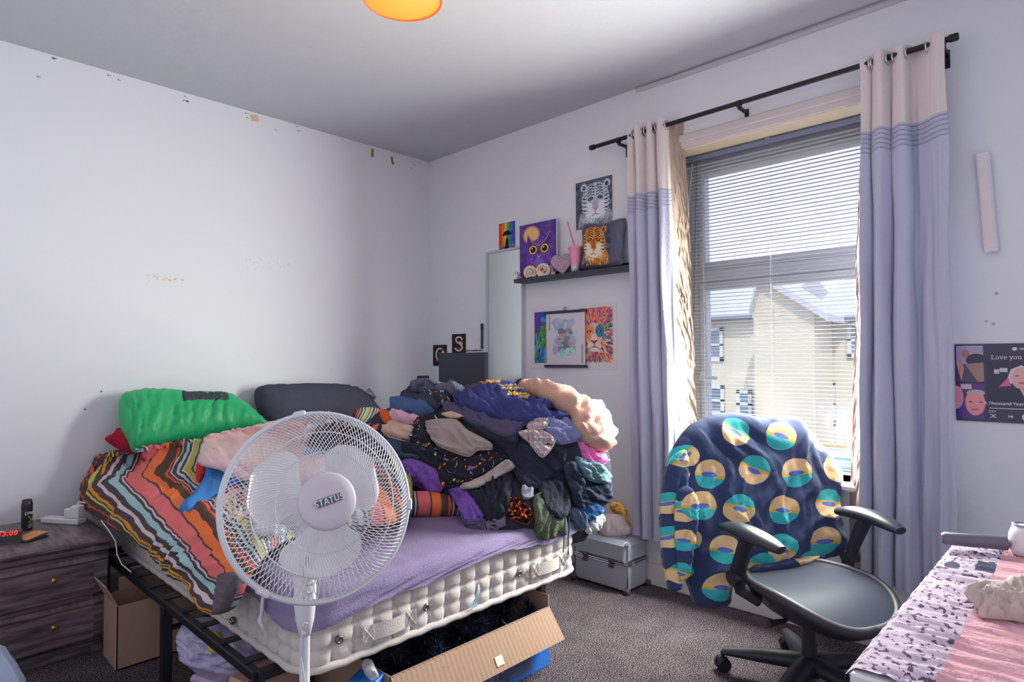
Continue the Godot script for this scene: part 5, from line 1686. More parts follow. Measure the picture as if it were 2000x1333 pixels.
# ---------------------------------------------------------------- office chair, its throw, the desk
func office_chair() -> void:
	var base := Vector3(3.166, 0, 0.585)
	var yaw := 0.411
	var f := Vector3(cos(yaw), 0, sin(yaw))
	var a := Vector3(sin(yaw), 0, -cos(yaw))          # to the chair's left, away from the camera
	var L := func(fx: float, y: float, ax: float) -> Vector3: return base + f * fx + a * ax + Vector3(0, y, 0)
	var o := thing("office_chair", "black office chair with mesh seat and curved armrests facing the desk", "chair", base)
	var pm := mat(rgb(42, 42, 56), 0.5)
	var st := S()
	# five star base
	lathe(st, [Vector2(0.0, 0.135), Vector2(0.03, 0.135), Vector2(0.058, 0.12), Vector2(0.064, 0.08), Vector2(0.05, 0.065), Vector2(0.0, 0.065)], 20, Transform3D(Basis.IDENTITY, base))
	put("base_hub", st, pm, o)
	for k in 5:
		var an := deg_to_rad(163.0 + 72.0 * k)
		var d := Vector3(cos(an), 0, sin(an))
		var e := base + d * 0.335
		st = S()
		tube(st, [base + d * 0.03 + Vector3(0, 0.105, 0), base + d * 0.18 + Vector3(0, 0.098, 0), e + Vector3(0, 0.084, 0)], [0.046, 0.04, 0.022], 10, true, 0.72)
		var arm := put("base_arm", st, pm, o)
		st = S()
		tube(st, [e + Vector3(0, 0.085, 0), e + Vector3(0, 0.055, 0)], 0.008, 8)
		var w := d.rotated(Vector3.UP, PI / 2 + 0.5 + k)
		for s in [-1, 1]: tube(st, [e + Vector3(0, 0.03, 0) + w * 0.006 * s, e + Vector3(0, 0.03, 0) + w * 0.022 * s, e + Vector3(0, 0.03, 0) + w * 0.026 * s], [0.030, 0.030, 0.024], 18)
		box(st, e + Vector3(0, 0.05, 0), Vector3(0.04, 0.02, 0.04), 0.008)
		put("caster", st, mat(rgb(32, 32, 42), 0.4), arm)
	st = S()
	tube(st, [base + Vector3(0, 0.12, 0), base + Vector3(0, 0.26, 0)], 0.028, 16)
	tube(st, [base + Vector3(0, 0.24, 0), base + Vector3(0, 0.34, 0)], 0.02, 16)
	put("gas_column", st, pm, o)
	st = S()
	box(st, L.call(-0.02, 0.335, 0.0), Vector3(0.28, 0.10, 0.20), 0.03, Basis(f, Vector3.UP, f.cross(Vector3.UP)))
	tube(st, [L.call(-0.10, 0.34, 0.0), L.call(-0.26, 0.40, 0.0), L.call(-0.30, 0.52, 0.0)], [0.05, 0.04, 0.03], 10)
	for s in [-1, 1]: tube(st, [L.call(-0.06, 0.34, 0.05 * s), L.call(-0.03, 0.36, 0.16 * s), L.call(0.02, 0.395, 0.235 * s)], [0.03, 0.026, 0.02], 10)
	tube(st, [L.call(0.02, 0.33, -0.05), L.call(0.03, 0.31, -0.16), L.call(0.03, 0.31, -0.24)], [0.008, 0.008, 0.014], 8)
	put("mechanism", st, pm, o)
	# seat pan and mesh
	var rim := func(t: float, k: float) -> Vector3:          # outline, k = 0 centre, 1 rim
		var c := cos(t)
		var s := sin(t)
		var fx := signf(c) * pow(absf(c), 0.82) * (0.265 if c > 0 else 0.225) * k
		var ax := signf(s) * pow(absf(s), 0.75) * lerpf(0.245, 0.255, c * 0.5 + 0.5) * k
		var y := 0.425 + 0.030 * pow(absf(ax / 0.25), 2.4) * (0.4 + 0.6 * clampf(0.5 - fx * 2.0, 0, 1)) - 0.07 * pow(maxf(0.0, (fx - 0.04) / 0.23), 2.0) + 0.03 * pow(maxf(0.0, (-fx - 0.06) / 0.17), 2.0)
		return L.call(fx + 0.03, y, ax)
	st = S()
	grid(st, 48, 10, func(u: float, v: float) -> Vector3: return rim.call(u * TAU, v))
	grid(st, 48, 10, func(u: float, v: float) -> Vector3: return rim.call(-u * TAU, v) + Vector3(0, -0.012, 0))
	var mesh_m := bump(mat(rgb(56, 61, 80), 0.55, 0.0, 0.25), M.weave, 12.0, 0.25)
	put("seat", st, mesh_m, o)
	st = S()
	var pts := []
	for i in 61: pts.append(rim.call(TAU * i / 60.0, 1.0) + Vector3(0, -0.012, 0))
	tube(st, pts, 0.018, 10, false, 1.1)
	put("seat_frame", st, mat(rgb(58, 58, 70), 0.5), o)
	st = S()
	grid(st, 40, 8, func(u: float, v: float) -> Vector3:
		var q: Vector3 = rim.call(u * TAU, lerpf(0.98, 0.45, v * v))
		return q + Vector3(0, -0.022 - 0.115 * v, 0))
	put("seat_shell", st, pm, o)
	# backrest: frame and mesh, mostly under the throw
	st = S()
	var back := func(u: float, v: float) -> Vector3:
		var y := lerpf(0.47, 0.99, v)
		var half := lerpf(0.20, 0.27, sin(v * PI * 0.62))
		return L.call(-0.235 - 0.15 * v + 0.05 * pow(absf(u), 2.0), y, u * half)
	grid(st, 20, 20, func(u: float, v: float) -> Vector3: return back.call(u * 2 - 1, v))
	put("backrest", st, mesh_m, o)
	st = S()
	var loop := []
	for i in 21: loop.append(back.call(-1.0, i / 20.0))
	for i in 13: loop.append(back.call(lerpf(-1, 1, i / 12.0), 1.0))
	for i in 21: loop.append(back.call(1.0, 1.0 - i / 20.0))
	for i in 13: loop.append(back.call(lerpf(1, -1, i / 12.0), 0.0))
	tube(st, loop, 0.014, 8, false)
	put("back_frame", st, pm, o)
	# armrests
	for s in [-1, 1]:
		st = S()
		var ax: float = 0.315 * s
		tube(st, [L.call(0.02, 0.655, ax), L.call(0.0, 0.62, ax), L.call(-0.035, 0.54, ax * 1.0), L.call(-0.06, 0.47, ax * 0.98), L.call(-0.06, 0.42, ax * 0.93), L.call(-0.02, 0.375, ax * 0.75)], [0.030, 0.034, 0.030, 0.031, 0.034, 0.026], 12, true, 0.8)
		tube(st, [L.call(-0.06, 0.47, ax * 0.99 + 0.03 * s), L.call(-0.06, 0.47, ax * 0.9)], 0.028, 14)
		put("arm_post", st, pm, o)
		st = S()
		var path := []
		var rad := []
		for i in 13:
			var t := i / 12.0
			path.append(L.call(lerpf(-0.12, 0.17, t), 0.672 - 0.035 * pow(t, 2.2) - 0.02 * pow(1.0 - t, 3.0), ax + 0.012 * s * sin(t * PI)))
			rad.append(0.014 + 0.037 * pow(sin(clampf(t * 0.94 + 0.03, 0, 1) * PI), 0.42))
		tube(st, path, rad, 16, true, 0.55)
		put("arm_pad", st, mat(rgb(50, 52, 66), 0.33), o)
	# printed fleece throw over the backrest
	var nb := (f + Vector3(0, 0.28, 0)).normalized()
	var pl := Plane(nb, L.call(-0.24, 0.60, 0.0))
	var cv := Cv.new(760, 820, rgb(56, 68, 108), 3)
	var ox := 1280.0
	var oy := 800.0
	var spots := [[1418, 848, 0.6], [1504, 856, 3.5], [1592, 858, 0.7], [1326, 894, -0.9], [1366, 930, 3.3], [1451, 922, 0.4], [1532, 927, 3.0], [1616, 917, 0.5], [1300, 984, -0.2], [1330, 1000, 0.2], [1352, 990, 3.2], [1423, 996, 0.2], [1507, 998, 3.2], [1597, 986, 0.1], [1301, 1050, -0.3], [1330, 1056, 3.4], [1396, 1074, 3.3], [1505, 1072, 0.5], [1588, 1058, 3.1], [1322, 1120, 0.3], [1388, 1146, 3.2], [1470, 1108, 0.2], [1570, 1104, 0.2]]
	for s in spots:
		var x: float = (s[0] - ox) * 2.0
		var y: float = (s[1] - oy) * 2.0
		var r := 58.0 if s[0] > 1345 else 44.0
		cv.ell(x, y, r, r * 0.96, rgb(232, 196, 152))
		cv.ell(x, y, r, r * 0.96, rgb(232, 180, 60), s[2], PI + 0.02, TAU - 0.02)
		cv.ell(x, y, r, r * 0.96, rgb(62, 182, 192), s[2], PI + 0.2, TAU - 0.2)
		cv.ell(x, y + 2, r * 0.5, r * 0.17, rgb(92, 120, 206), s[2])
	var fl := printed(cv.tex(), 0.95, 0.15)
	fl.rim_enabled = true
	fl.rim = 0.3
	var uvf := func(p: Vector2) -> Vector2: return Vector2((p.x - ox) / 380.0, (p.y - oy) / 410.0)
	var th := put("fleece_throw", patch(V([1296, 985, 1300, 930, 1312, 880, 1345, 832, 1395, 810, 1440, 806, 1480, 815, 1500, 813, 1545, 812, 1562, 822, 1600, 868, 1638, 912, 1643, 945, 1636, 985, 1650, 1050, 1646, 1082, 1612, 1092, 1560, 1104, 1500, 1112, 1456, 1120, 1428, 1150, 1424, 1180, 1400, 1192, 1362, 1182, 1350, 1150, 1334, 1112, 1326, 1060, 1310, 1020]), on_flat(pl), {"thick": 0.075, "bthick": 0.09, "round": 55.0, "step": 6.5, "wr": 0.014, "ang": 1.45, "seed": 91, "back": true, "lng": 0.004, "shrt": 0.016, "uvf": uvf}), fl)
	tag(th, "dark navy fleece throw with round teal and tan motifs over the chair back", "throw")
	# loose side of the throw, hanging in two folds
	for q in [[[1292, 1000, 1300, 930, 1316, 890, 1340, 880, 1345, 930, 1338, 990, 1342, 1060, 1334, 1110, 1330, 1150, 1312, 1156, 1304, 1130, 1296, 1080], 0.05, 93], [[1318, 1010, 1324, 960, 1344, 950, 1362, 980, 1360, 1040, 1350, 1090, 1346, 1128, 1330, 1132, 1322, 1090], 0.09, 94]]:
		put("hanging_fold", patch(V(q[0]), on_flat(pl), {"thick": 0.035, "bthick": 0.05, "lift": q[1], "round": 16.0, "step": 5.0, "wr": 0.008, "ang": 1.5, "seed": q[2], "back": true, "uvf": uvf}), fl, th)
	put("seat_fold", patch(V([1456, 1118, 1500, 1100, 1560, 1090, 1612, 1086, 1606, 1098, 1560, 1108, 1510, 1116, 1470, 1122]), on_flat(Plane((nb + Vector3(0, 0.8, 0)).normalized(), L.call(-0.16, 0.455, 0.0))), {"thick": 0.02, "bthick": 0.015, "round": 6.0, "step": 4.0, "wr": 0.006, "seed": 95, "back": true, "uvf": func(p: Vector2) -> Vector2: return uvf.call(p + Vector2(0, 24))}), fl, th)

func desk() -> void:
	var x0 := 3.685
	var x1 := RX - 0.02
	var z0 := 0.745
	var z1 := 1.90
	var y := 0.718
	var o := thing("desk", "white desk under a pink printed cloth, its corner beside the office chair", "desk", Vector3((x0 + x1) / 2, 0, (z0 + z1) / 2))
	var wm := mat(rgb(222, 222, 234), 0.4)
	var st := S()
	span(st, Vector3(x0, y - 0.03, z0), Vector3(x1, y, z1), 0.004)
	put("desktop", st, wm, o)
	for q in [[x0 + 0.04, z0 + 0.04], [x0 + 0.04, z1 - 0.04], [x1 - 0.04, z0 + 0.04], [x1 - 0.04, z1 - 0.04]]:
		st = S()
		span(st, Vector3(q[0] - 0.022, 0, q[1] - 0.022), Vector3(q[0] + 0.022, y - 0.03, q[1] + 0.022), 0.004)
		put("leg", st, wm, o)
	# cloth
	# a wide printed border in lilac, black and grey, sewn to a plain pink panel
	var cv := Cv.new(1024, 1024, rgb(192, 174, 198), 12)
	var n := FastNoiseLite.new()
	n.frequency = 0.012
	n.fractal_octaves = 3
	for yy in 1024:
		for xx in 1024:
			var k := n.get_noise_2d(xx * 0.28, yy * 2.4)
			var k2 := n.get_noise_2d(xx * 0.55 + 400, yy * 4.0 + 50)
			if k2 > 0.22 and k > -0.12: cv.im.set_pixel(xx, yy, rgb(84, 74, 98))
			elif k2 > 0.14 and k > -0.1: cv.im.set_pixel(xx, yy, rgb(158, 134, 160))
	cv.rect(700, 190, 320, 62, rgb(74, 76, 100))
	cv.ell(330, 262, 130, 34, rgb(76, 74, 96))
	var cx1 := x0 + 0.62
	var lay := func(u: float, v: float) -> Vector3:
		var x := lerpf(x0 - 0.012, cx1, u)
		var z := lerpf(z0 - 0.006, z1 - 0.015, v)
		var w := fold(Vector2(u * 120.0, v * 420.0), 0.12, 14, 0.008, 0.035)
		var yy := y + 0.008 + 0.009 * w * (0.35 + 0.65 * smoothstep(0.0, 0.2, u)) + 0.004 * sin(v * 60.0 + u * 4.0) * smoothstep(0.05, 0.4, u)
		if u < 0.03: yy -= 0.02 * (1.0 - u / 0.03)
		return Vector3(x, maxf(yy, y + 0.001) if u > 0.03 else yy, z)
	var seam := 0.225
	var cl := thing("table_cloth", "wrinkled cloth with dark printed border and plain pink panel over the desk", "cloth", Vector3(x0 + 0.3, y, (z0 + z1) / 2))
	st = S()
	grid(st, 36, 150, func(u: float, v: float) -> Vector3: return lay.call(u * seam, v))
	put("printed_border", st, printed(cv.tex(), 0.9, 0.2), cl)
	st = S()
	grid(st, 36, 150, func(u: float, v: float) -> Vector3: return lay.call(lerpf(seam, 1.0, u), v))
	put("plain_panel", st, cloth(200, 146, 164), cl)
	# hair dryer: grey handle, white body at the far end of the desk
	var ha := on(1845, 1052, 1, y + 0.04)
	var hb := on(1966, 1062, 1, y + 0.04)
	var hd := thing("hair_dryer", "white hair dryer with a grey handle lying on the pink cloth", "hair dryer", Vector3(hb.x, y + 0.01, hb.z))
	st = S()
	tube(st, [ha - (hb - ha) * 0.06, ha, ha.lerp(hb, 0.5), hb], [0.013, 0.0195, 0.0205, 0.0215], 18)
	put("handle", st, mat(rgb(98, 96, 116), 0.45), hd)
	var dd := (hb - ha).normalized()
	st = S()
	var hc := hb + dd * 0.055
	lathe(st, [Vector2(0.0, -0.028), Vector2(0.040, -0.028), Vector2(0.050, -0.01), Vector2(0.048, 0.030), Vector2(0.038, 0.058), Vector2(0.0, 0.060)], 30, Transform3D(Basis.IDENTITY, Vector3(hc.x, y + 0.04, hc.z)))
	put("body", st, M.white_plastic, hd)
	st = S()
	lathe(st, [Vector2(0.038, 0.058), Vector2(0.040, 0.062), Vector2(0.034, 0.064), Vector2(0.030, 0.060)], 30, Transform3D(Basis.IDENTITY, Vector3(hc.x, y + 0.04, hc.z)))
	put("rim", st, mat(rgb(150, 150, 190), 0.4), hd)
	# beige crumpled garment
	var gp := Plane(Vector3(0.1, 0.85, 0.5).normalized(), on(1960, 1185, 1, y + 0.03))
	var g := put("folded_garment", patch(V([1882, 1160, 1896, 1148, 1950, 1140, 2010, 1134, 2080, 1150, 2090, 1200, 2020, 1216, 1960, 1210, 1915, 1206, 1908, 1185]), on_flat(gp), {"thick": 0.04, "bthick": 0.03, "round": 24.0, "step": 6.0, "wr": 0.014, "ang": 0.3, "seed": 97, "back": true}), cloth(190, 172, 172))
	tag(g, "crumpled beige garment lying on the pink desk cloth", "clothing")
	# white storage box on the floor between curtain and desk
	st = S()
	span(st, Vector3(3.30, 0.0, 0.13), Vector3(3.66, 0.10, 0.42), 0.012)
	var wb := put("storage_box", st, mat(rgb(206, 204, 208), 0.5))
	tag(wb, "low white box on the floor behind the office chair", "box")
	st = S()
	tube(st, [on(1655, 1248, 1, 0.004), on(1690, 1250, 1, 0.004), on(1730, 1258, 1, 0.004), on(1790, 1262, 1, 0.004)], 0.004, 6)
	var cb := put("floor_cable", st, M.white_plastic)
	tag(cb, "white cable on the carpet by the low white box", "cable")

# ---------------------------------------------------------------- the wall beside the window: mirror, shelf, pictures
func sheet_on_wall(called: String, label: String, category: String, px0: float, py0: float, px1: float, py1: float, z: float, thick: float, art: Material, edge: Material, inset := Vector4.ZERO, tilt := 0.0) -> Node3D:
	var a := on(px0, py0, 2, z + thick)
	var b := on(px1, py1, 2, z + thick)
	var mid := Vector3((a.x + b.x) / 2, (a.y + b.y) / 2, z)
	var o := thing(called, label, category, Vector3(mid.x, b.y, z))
	var st := S()
	var w := b.x - a.x
	var h := a.y - b.y
	box(st, mid + Vector3(0, 0, thick / 2), Vector3(w, h, thick), minf(0.001, thick * 0.3))
	put("sheet", st, edge, o)
	st = S()
	st.set_smooth_group(-1)
	var zz := z + thick + 0.0006
	quad(st, Vector3(a.x + w * inset.x, a.y - h * inset.y, zz), Vector3(b.x - w * inset.z, a.y - h * inset.y, zz), Vector3(b.x - w * inset.z, b.y + h * inset.w, zz), Vector3(a.x + w * inset.x, b.y + h * inset.w, zz))
	put("print", st, art, o)
	return o

func art_rainbow() -> Material:
	var cv := Cv.new(128, 180, Color.WHITE, 2)
	var cols := [rgb(214, 50, 40), rgb(232, 120, 40), rgb(226, 190, 60), rgb(70, 170, 70), rgb(40, 120, 200), rgb(60, 70, 190)]
	for i in 6: cv.rect(i * 22, 0, 22, 180, cols[i])
	for i in 6: cv.strokes(18, i * 22 - 6, 0, i * 22 + 20, 130, 30, 5, func(_p: Vector2) -> float: return PI / 2, [cols[i], cols[i].lightened(0.2)])
	cv.rect(0, 150, 128, 30, rgb(120, 90, 120))
	cv.strokes(40, 0, 140, 128, 180, 10, 3, func(_p: Vector2) -> float: return -PI / 2, [rgb(230, 200, 220), rgb(150, 190, 220)])
	cv.ell(66, 82, 36, 30, rgb(24, 22, 30), 0, PI, TAU)
	cv.line([Vector2(66, 60), Vector2(66, 120)], 3, rgb(24, 22, 30))
	cv.poly([Vector2(56, 104), Vector2(64, 96), Vector2(74, 106), Vector2(80, 178), Vector2(44, 178)], rgb(24, 22, 30))
	return printed(cv.tex(), 0.5)

func art_owl() -> Material:
	var cv := Cv.new(256, 344, rgb(88, 62, 150), 4)
	cv.spot(70, 0, 0, 256, 344, 10, 40, [rgb(92, 66, 156), rgb(80, 58, 146), rgb(104, 72, 160)])
	cv.ell(84, 76, 60, 60, rgb(200, 150, 130))
	cv.ell(84, 76, 50, 50, rgb(240, 196, 130))
	cv.spot(40, 120, 0, 256, 200, 1, 3, [rgb(226, 190, 220), rgb(240, 210, 170)])
	var body := rgb(108, 70, 176)
	cv.ell(134, 250, 88, 110, body)
	cv.strokes(170, 60, 190, 210, 340, 16, 6, func(_p: Vector2) -> float: return PI / 2, [rgb(80, 50, 150), rgb(150, 100, 200), rgb(210, 130, 190), rgb(70, 44, 130)])
	cv.ell(136, 170, 82, 58, rgb(120, 78, 172))
	for s in [-1, 1]:
		cv.poly([Vector2(136 + s * 30, 140), Vector2(136 + s * 84, 150), Vector2(136 + s * (78 if s < 0 else 86), 66)], rgb(96, 52, 130))
		cv.line([Vector2(136, 160), Vector2(136 + s * 44, 128), Vector2(136 + s * 80, 72)], 7, rgb(190, 120, 170))
		cv.ell(136 + s * 40, 178, 34, 36, rgb(70, 40, 100))
		cv.ell(136 + s * 40, 180, 28, 30, rgb(236, 190, 90))
		cv.ell(136 + s * 40, 180, 18, 20, rgb(24, 20, 40))
		cv.ell(136 + s * 40 - 6, 172, 5, 5, rgb(240, 240, 250))
	cv.poly([Vector2(126, 192), Vector2(146, 192), Vector2(136, 222)], rgb(60, 44, 96))
	cv.line([Vector2(128, 222), Vector2(136, 236), Vector2(144, 222)], 4, rgb(240, 220, 240))
	cv.ell(136, 280, 34, 40, rgb(124, 104, 214))
	return printed(cv.tex(), 0.4)

func art_tiger(white: bool) -> Material:
	var bg := rgb(82, 92, 112) if white else rgb(70, 74, 96)
	var fur := rgb(196, 204, 224) if white else rgb(216, 140, 60)
	var pale := rgb(226, 230, 242) if white else rgb(240, 226, 206)
	var dark := rgb(40, 46, 64) if white else rgb(50, 36, 34)
	var cv := Cv.new(256, 288, bg, 6)
	cv.spot(60, 0, 0, 256, 288, 8, 26, [bg.darkened(0.2), bg.lightened(0.12)])
	var cx := 140.0 if white else 118.0
	if not white: cv.ell(150, 230, 84, 90, rgb(206, 126, 50))
	else: cv.ell(140, 240, 118, 90, rgb(150, 160, 186))
	for s in [-1, 1]:
		cv.ell(cx + s * 80, 40, 24, 26, fur)
		cv.ell(cx + s * 80, 42, 12, 14, dark)
	cv.ell(cx, 132, 98, 112, fur)
	cv.strokes(420, cx - 92, 24, cx + 92, 236, 18, 3, func(p: Vector2) -> float: return atan2(p.y - 130, p.x - cx), [fur.lightened(0.25), pale, fur.darkened(0.15)])
	for s in [-1, 1]:
		cv.ell(cx + s * 50, 176, 34, 40, pale)
		for k in 4:
			cv.line([Vector2(cx + s * 6, 46 + k * 16), Vector2(cx + s * (30 + k * 4), 36 + k * 17), Vector2(cx + s * (56 + k * 2), 50 + k * 18)], 7, dark, true)
			cv.line([Vector2(cx + s * 84, 104 + k * 26), Vector2(cx + s * (62 - k * 3), 112 + k * 24)], 8, dark, true)
	for s in [-1, 1]:
		cv.ell(cx + s * 34, 114, 19, 12, dark, s * 0.25)
		cv.ell(cx + s * 34, 114, 11, 8, rgb(70, 170, 160) if white else rgb(206, 170, 60))
		cv.ell(cx + s * 34, 114, 4, 5, rgb(15, 15, 20))
	cv.poly([Vector2(cx - 14, 110), Vector2(cx + 14, 110), Vector2(cx + 22, 172), Vector2(cx - 22, 172)], fur.darkened(0.1) if white else rgb(186, 100, 50))
	cv.ell(cx, 206, 44, 30, pale)
	cv.poly([Vector2(cx - 20, 172), Vector2(cx + 20, 172), Vector2(cx, 194)], rgb(222, 140, 120))
	cv.line([Vector2(cx, 192), Vector2(cx, 206), Vector2(cx - 24, 216)], 4, dark)
	cv.line([Vector2(cx, 206), Vector2(cx + 24, 216)], 4, dark)
	for s in [-1, 1]:
		for k in 7:
			var y0 := 60.0 + k * 22.0
			cv.line([Vector2(cx + s * 97, y0), Vector2(cx + s * 78, y0 + 9), Vector2(cx + s * 58, y0 + 4)], 6, dark, true)
			cv.line([Vector2(cx + s * (10 + k * 3), 30 + k * 9), Vector2(cx + s * (24 + k * 5), 26 + k * 8)], 5, dark, true)
	cv.strokes(130, 20, 232, 240, 286, 26, 5, func(_p: Vector2) -> float: return PI / 2 + 0.2, [dark, pale, fur, fur.darkened(0.3)])
	cv.strokes(70, cx - 60, 190, cx + 60, 250, 44, 2, func(p: Vector2) -> float: return 0.3 if p.x > cx else PI - 0.3, [pale, Color.WHITE])
	return printed(cv.tex(), 0.45)

func art_lion() -> Material:
	var cv := Cv.new(256, 400, rgb(232, 200, 208), 8)
	var cols := [rgb(226, 84, 110), rgb(240, 140, 90), rgb(60, 150, 170), rgb(44, 96, 120), rgb(236, 180, 90), rgb(120, 170, 90), rgb(150, 80, 150), rgb(240, 120, 140)]
	cv.strokes(520, 10, 20, 246, 370, 50, 16, func(p: Vector2) -> float: return atan2(p.y - 200, p.x - 120), cols)
	cv.strokes(160, 10, 20, 246, 130, 46, 14, func(p: Vector2) -> float: return atan2(p.y - 200, p.x - 120), [rgb(230, 80, 110), rgb(240, 130, 120), rgb(150, 90, 160), rgb(236, 170, 90)])
	cv.ell(116, 200, 62, 92, rgb(240, 186, 170))
	cv.ell(86, 180, 34, 52, rgb(240, 150, 100))
	cv.ell(160, 170, 34, 46, rgb(50, 140, 170))
	for s in [-1, 1]:
		cv.ell(116 + s * 38, 172, 18, 9, rgb(60, 40, 50), s * 0.2)
		cv.ell(116 + s * 38, 172, 8, 6, rgb(226, 200, 150))
		cv.ell(116 + s * 38, 172, 3, 4, rgb(20, 16, 20))
	cv.poly([Vector2(98, 190), Vector2(134, 190), Vector2(142, 240), Vector2(90, 240)], rgb(244, 206, 196))
	cv.poly([Vector2(88, 236), Vector2(146, 236), Vector2(118, 262)], rgb(80, 40, 80))
	cv.poly([Vector2(100, 236), Vector2(134, 236), Vector2(118, 252)], rgb(226, 110, 150))
	cv.ell(92, 274, 28, 22, rgb(244, 214, 206))
	cv.ell(146, 274, 28, 22, rgb(244, 206, 200))
	cv.line([Vector2(118, 258), Vector2(118, 280), Vector2(90, 292)], 5, rgb(70, 40, 60))
	cv.line([Vector2(118, 280), Vector2(146, 292)], 5, rgb(70, 40, 60))
	cv.ell(118, 304, 34, 16, rgb(246, 220, 214))
	cv.strokes(70, 70, 320, 180, 360, 26, 10, func(_p: Vector2) -> float: return PI / 2, [rgb(226, 84, 110), rgb(150, 70, 130), rgb(240, 140, 120)])
	cv.strokes(40, 40, 368, 200, 386, 14, 5, func(_p: Vector2) -> float: return 0.6, [rgb(50, 60, 90), rgb(120, 60, 90), rgb(70, 80, 120)])
	return printed(cv.tex(), 0.5)

func art_splash() -> Material:               # a plain watercolour splash
	var cv := Cv.new(256, 330, rgb(222, 212, 228), 9)
	cv.spot(90, 60, 50, 190, 250, 10, 30, [rgb(186, 190, 222), rgb(178, 212, 218), rgb(196, 220, 224), rgb(170, 178, 214)])
	cv.spot(50, 90, 110, 170, 250, 8, 24, [rgb(140, 146, 166), rgb(124, 132, 152), rgb(206, 160, 170), rgb(152, 190, 200)])
	cv.spot(26, 70, 230, 190, 270, 6, 18, [rgb(150, 204, 214), rgb(190, 224, 228)])
	cv.rect(16, 20, 12, 90, rgb(168, 164, 182))
	cv.rect(232, 200, 12, 110, rgb(168, 164, 182))
	return printed(cv.tex(), 0.5)

func art_bands() -> Material:                # tall flowing bands of blue and green
	var cv := Cv.new(160, 330, rgb(96, 66, 160), 10)
	cv.strokes(90, 0, 120, 160, 320, 90, 14, func(p: Vector2) -> float: return PI / 2 + 0.3 * sin(p.x * 0.06), [rgb(40, 110, 200), rgb(80, 170, 220), rgb(60, 140, 70), rgb(120, 180, 60), rgb(40, 60, 150)])
	cv.ell(60, 160, 34, 76, rgb(86, 150, 60))
	cv.strokes(50, 30, 90, 100, 230, 46, 8, func(_p: Vector2) -> float: return PI / 2 + 0.15, [rgb(120, 184, 70), rgb(50, 110, 60), rgb(70, 150, 120)])
	cv.ell(66, 50, 34, 22, rgb(70, 150, 220), 0.1)
	cv.ell(62, 24, 22, 20, rgb(40, 100, 200), 0.2)
	cv.strokes(24, 100, 90, 140, 200, 80, 12, func(_p: Vector2) -> float: return PI / 2 - 0.1, [rgb(226, 196, 90), rgb(236, 214, 130)])
	return printed(cv.tex(), 0.5)

func art_letter(seed_: int, ring: bool) -> Material:
	var cv := Cv.new(96, 136, rgb(44, 38, 44), seed_)
	var cream := rgb(232, 206, 190)
	var pts := []
	if ring:
		for i in 25: pts.append(Vector2(48 + cos(TAU * i / 24) * 26, 62 + sin(TAU * i / 24) * 40))
		pts.append(Vector2(74, 62))
	else:
		pts = [Vector2(72, 42), Vector2(64, 26), Vector2(48, 20), Vector2(32, 26), Vector2(26, 42), Vector2(36, 58), Vector2(54, 68), Vector2(70, 82), Vector2(68, 104), Vector2(50, 116), Vector2(30, 110), Vector2(22, 94)]
	cv.line(pts, 11, cream)
	cv.spot(9, 26, 20, 74, 120, 4, 9, [rgb(190, 80, 70), rgb(214, 150, 120), rgb(120, 90, 80), rgb(236, 214, 200)])
	return printed(cv.tex(), 0.5)

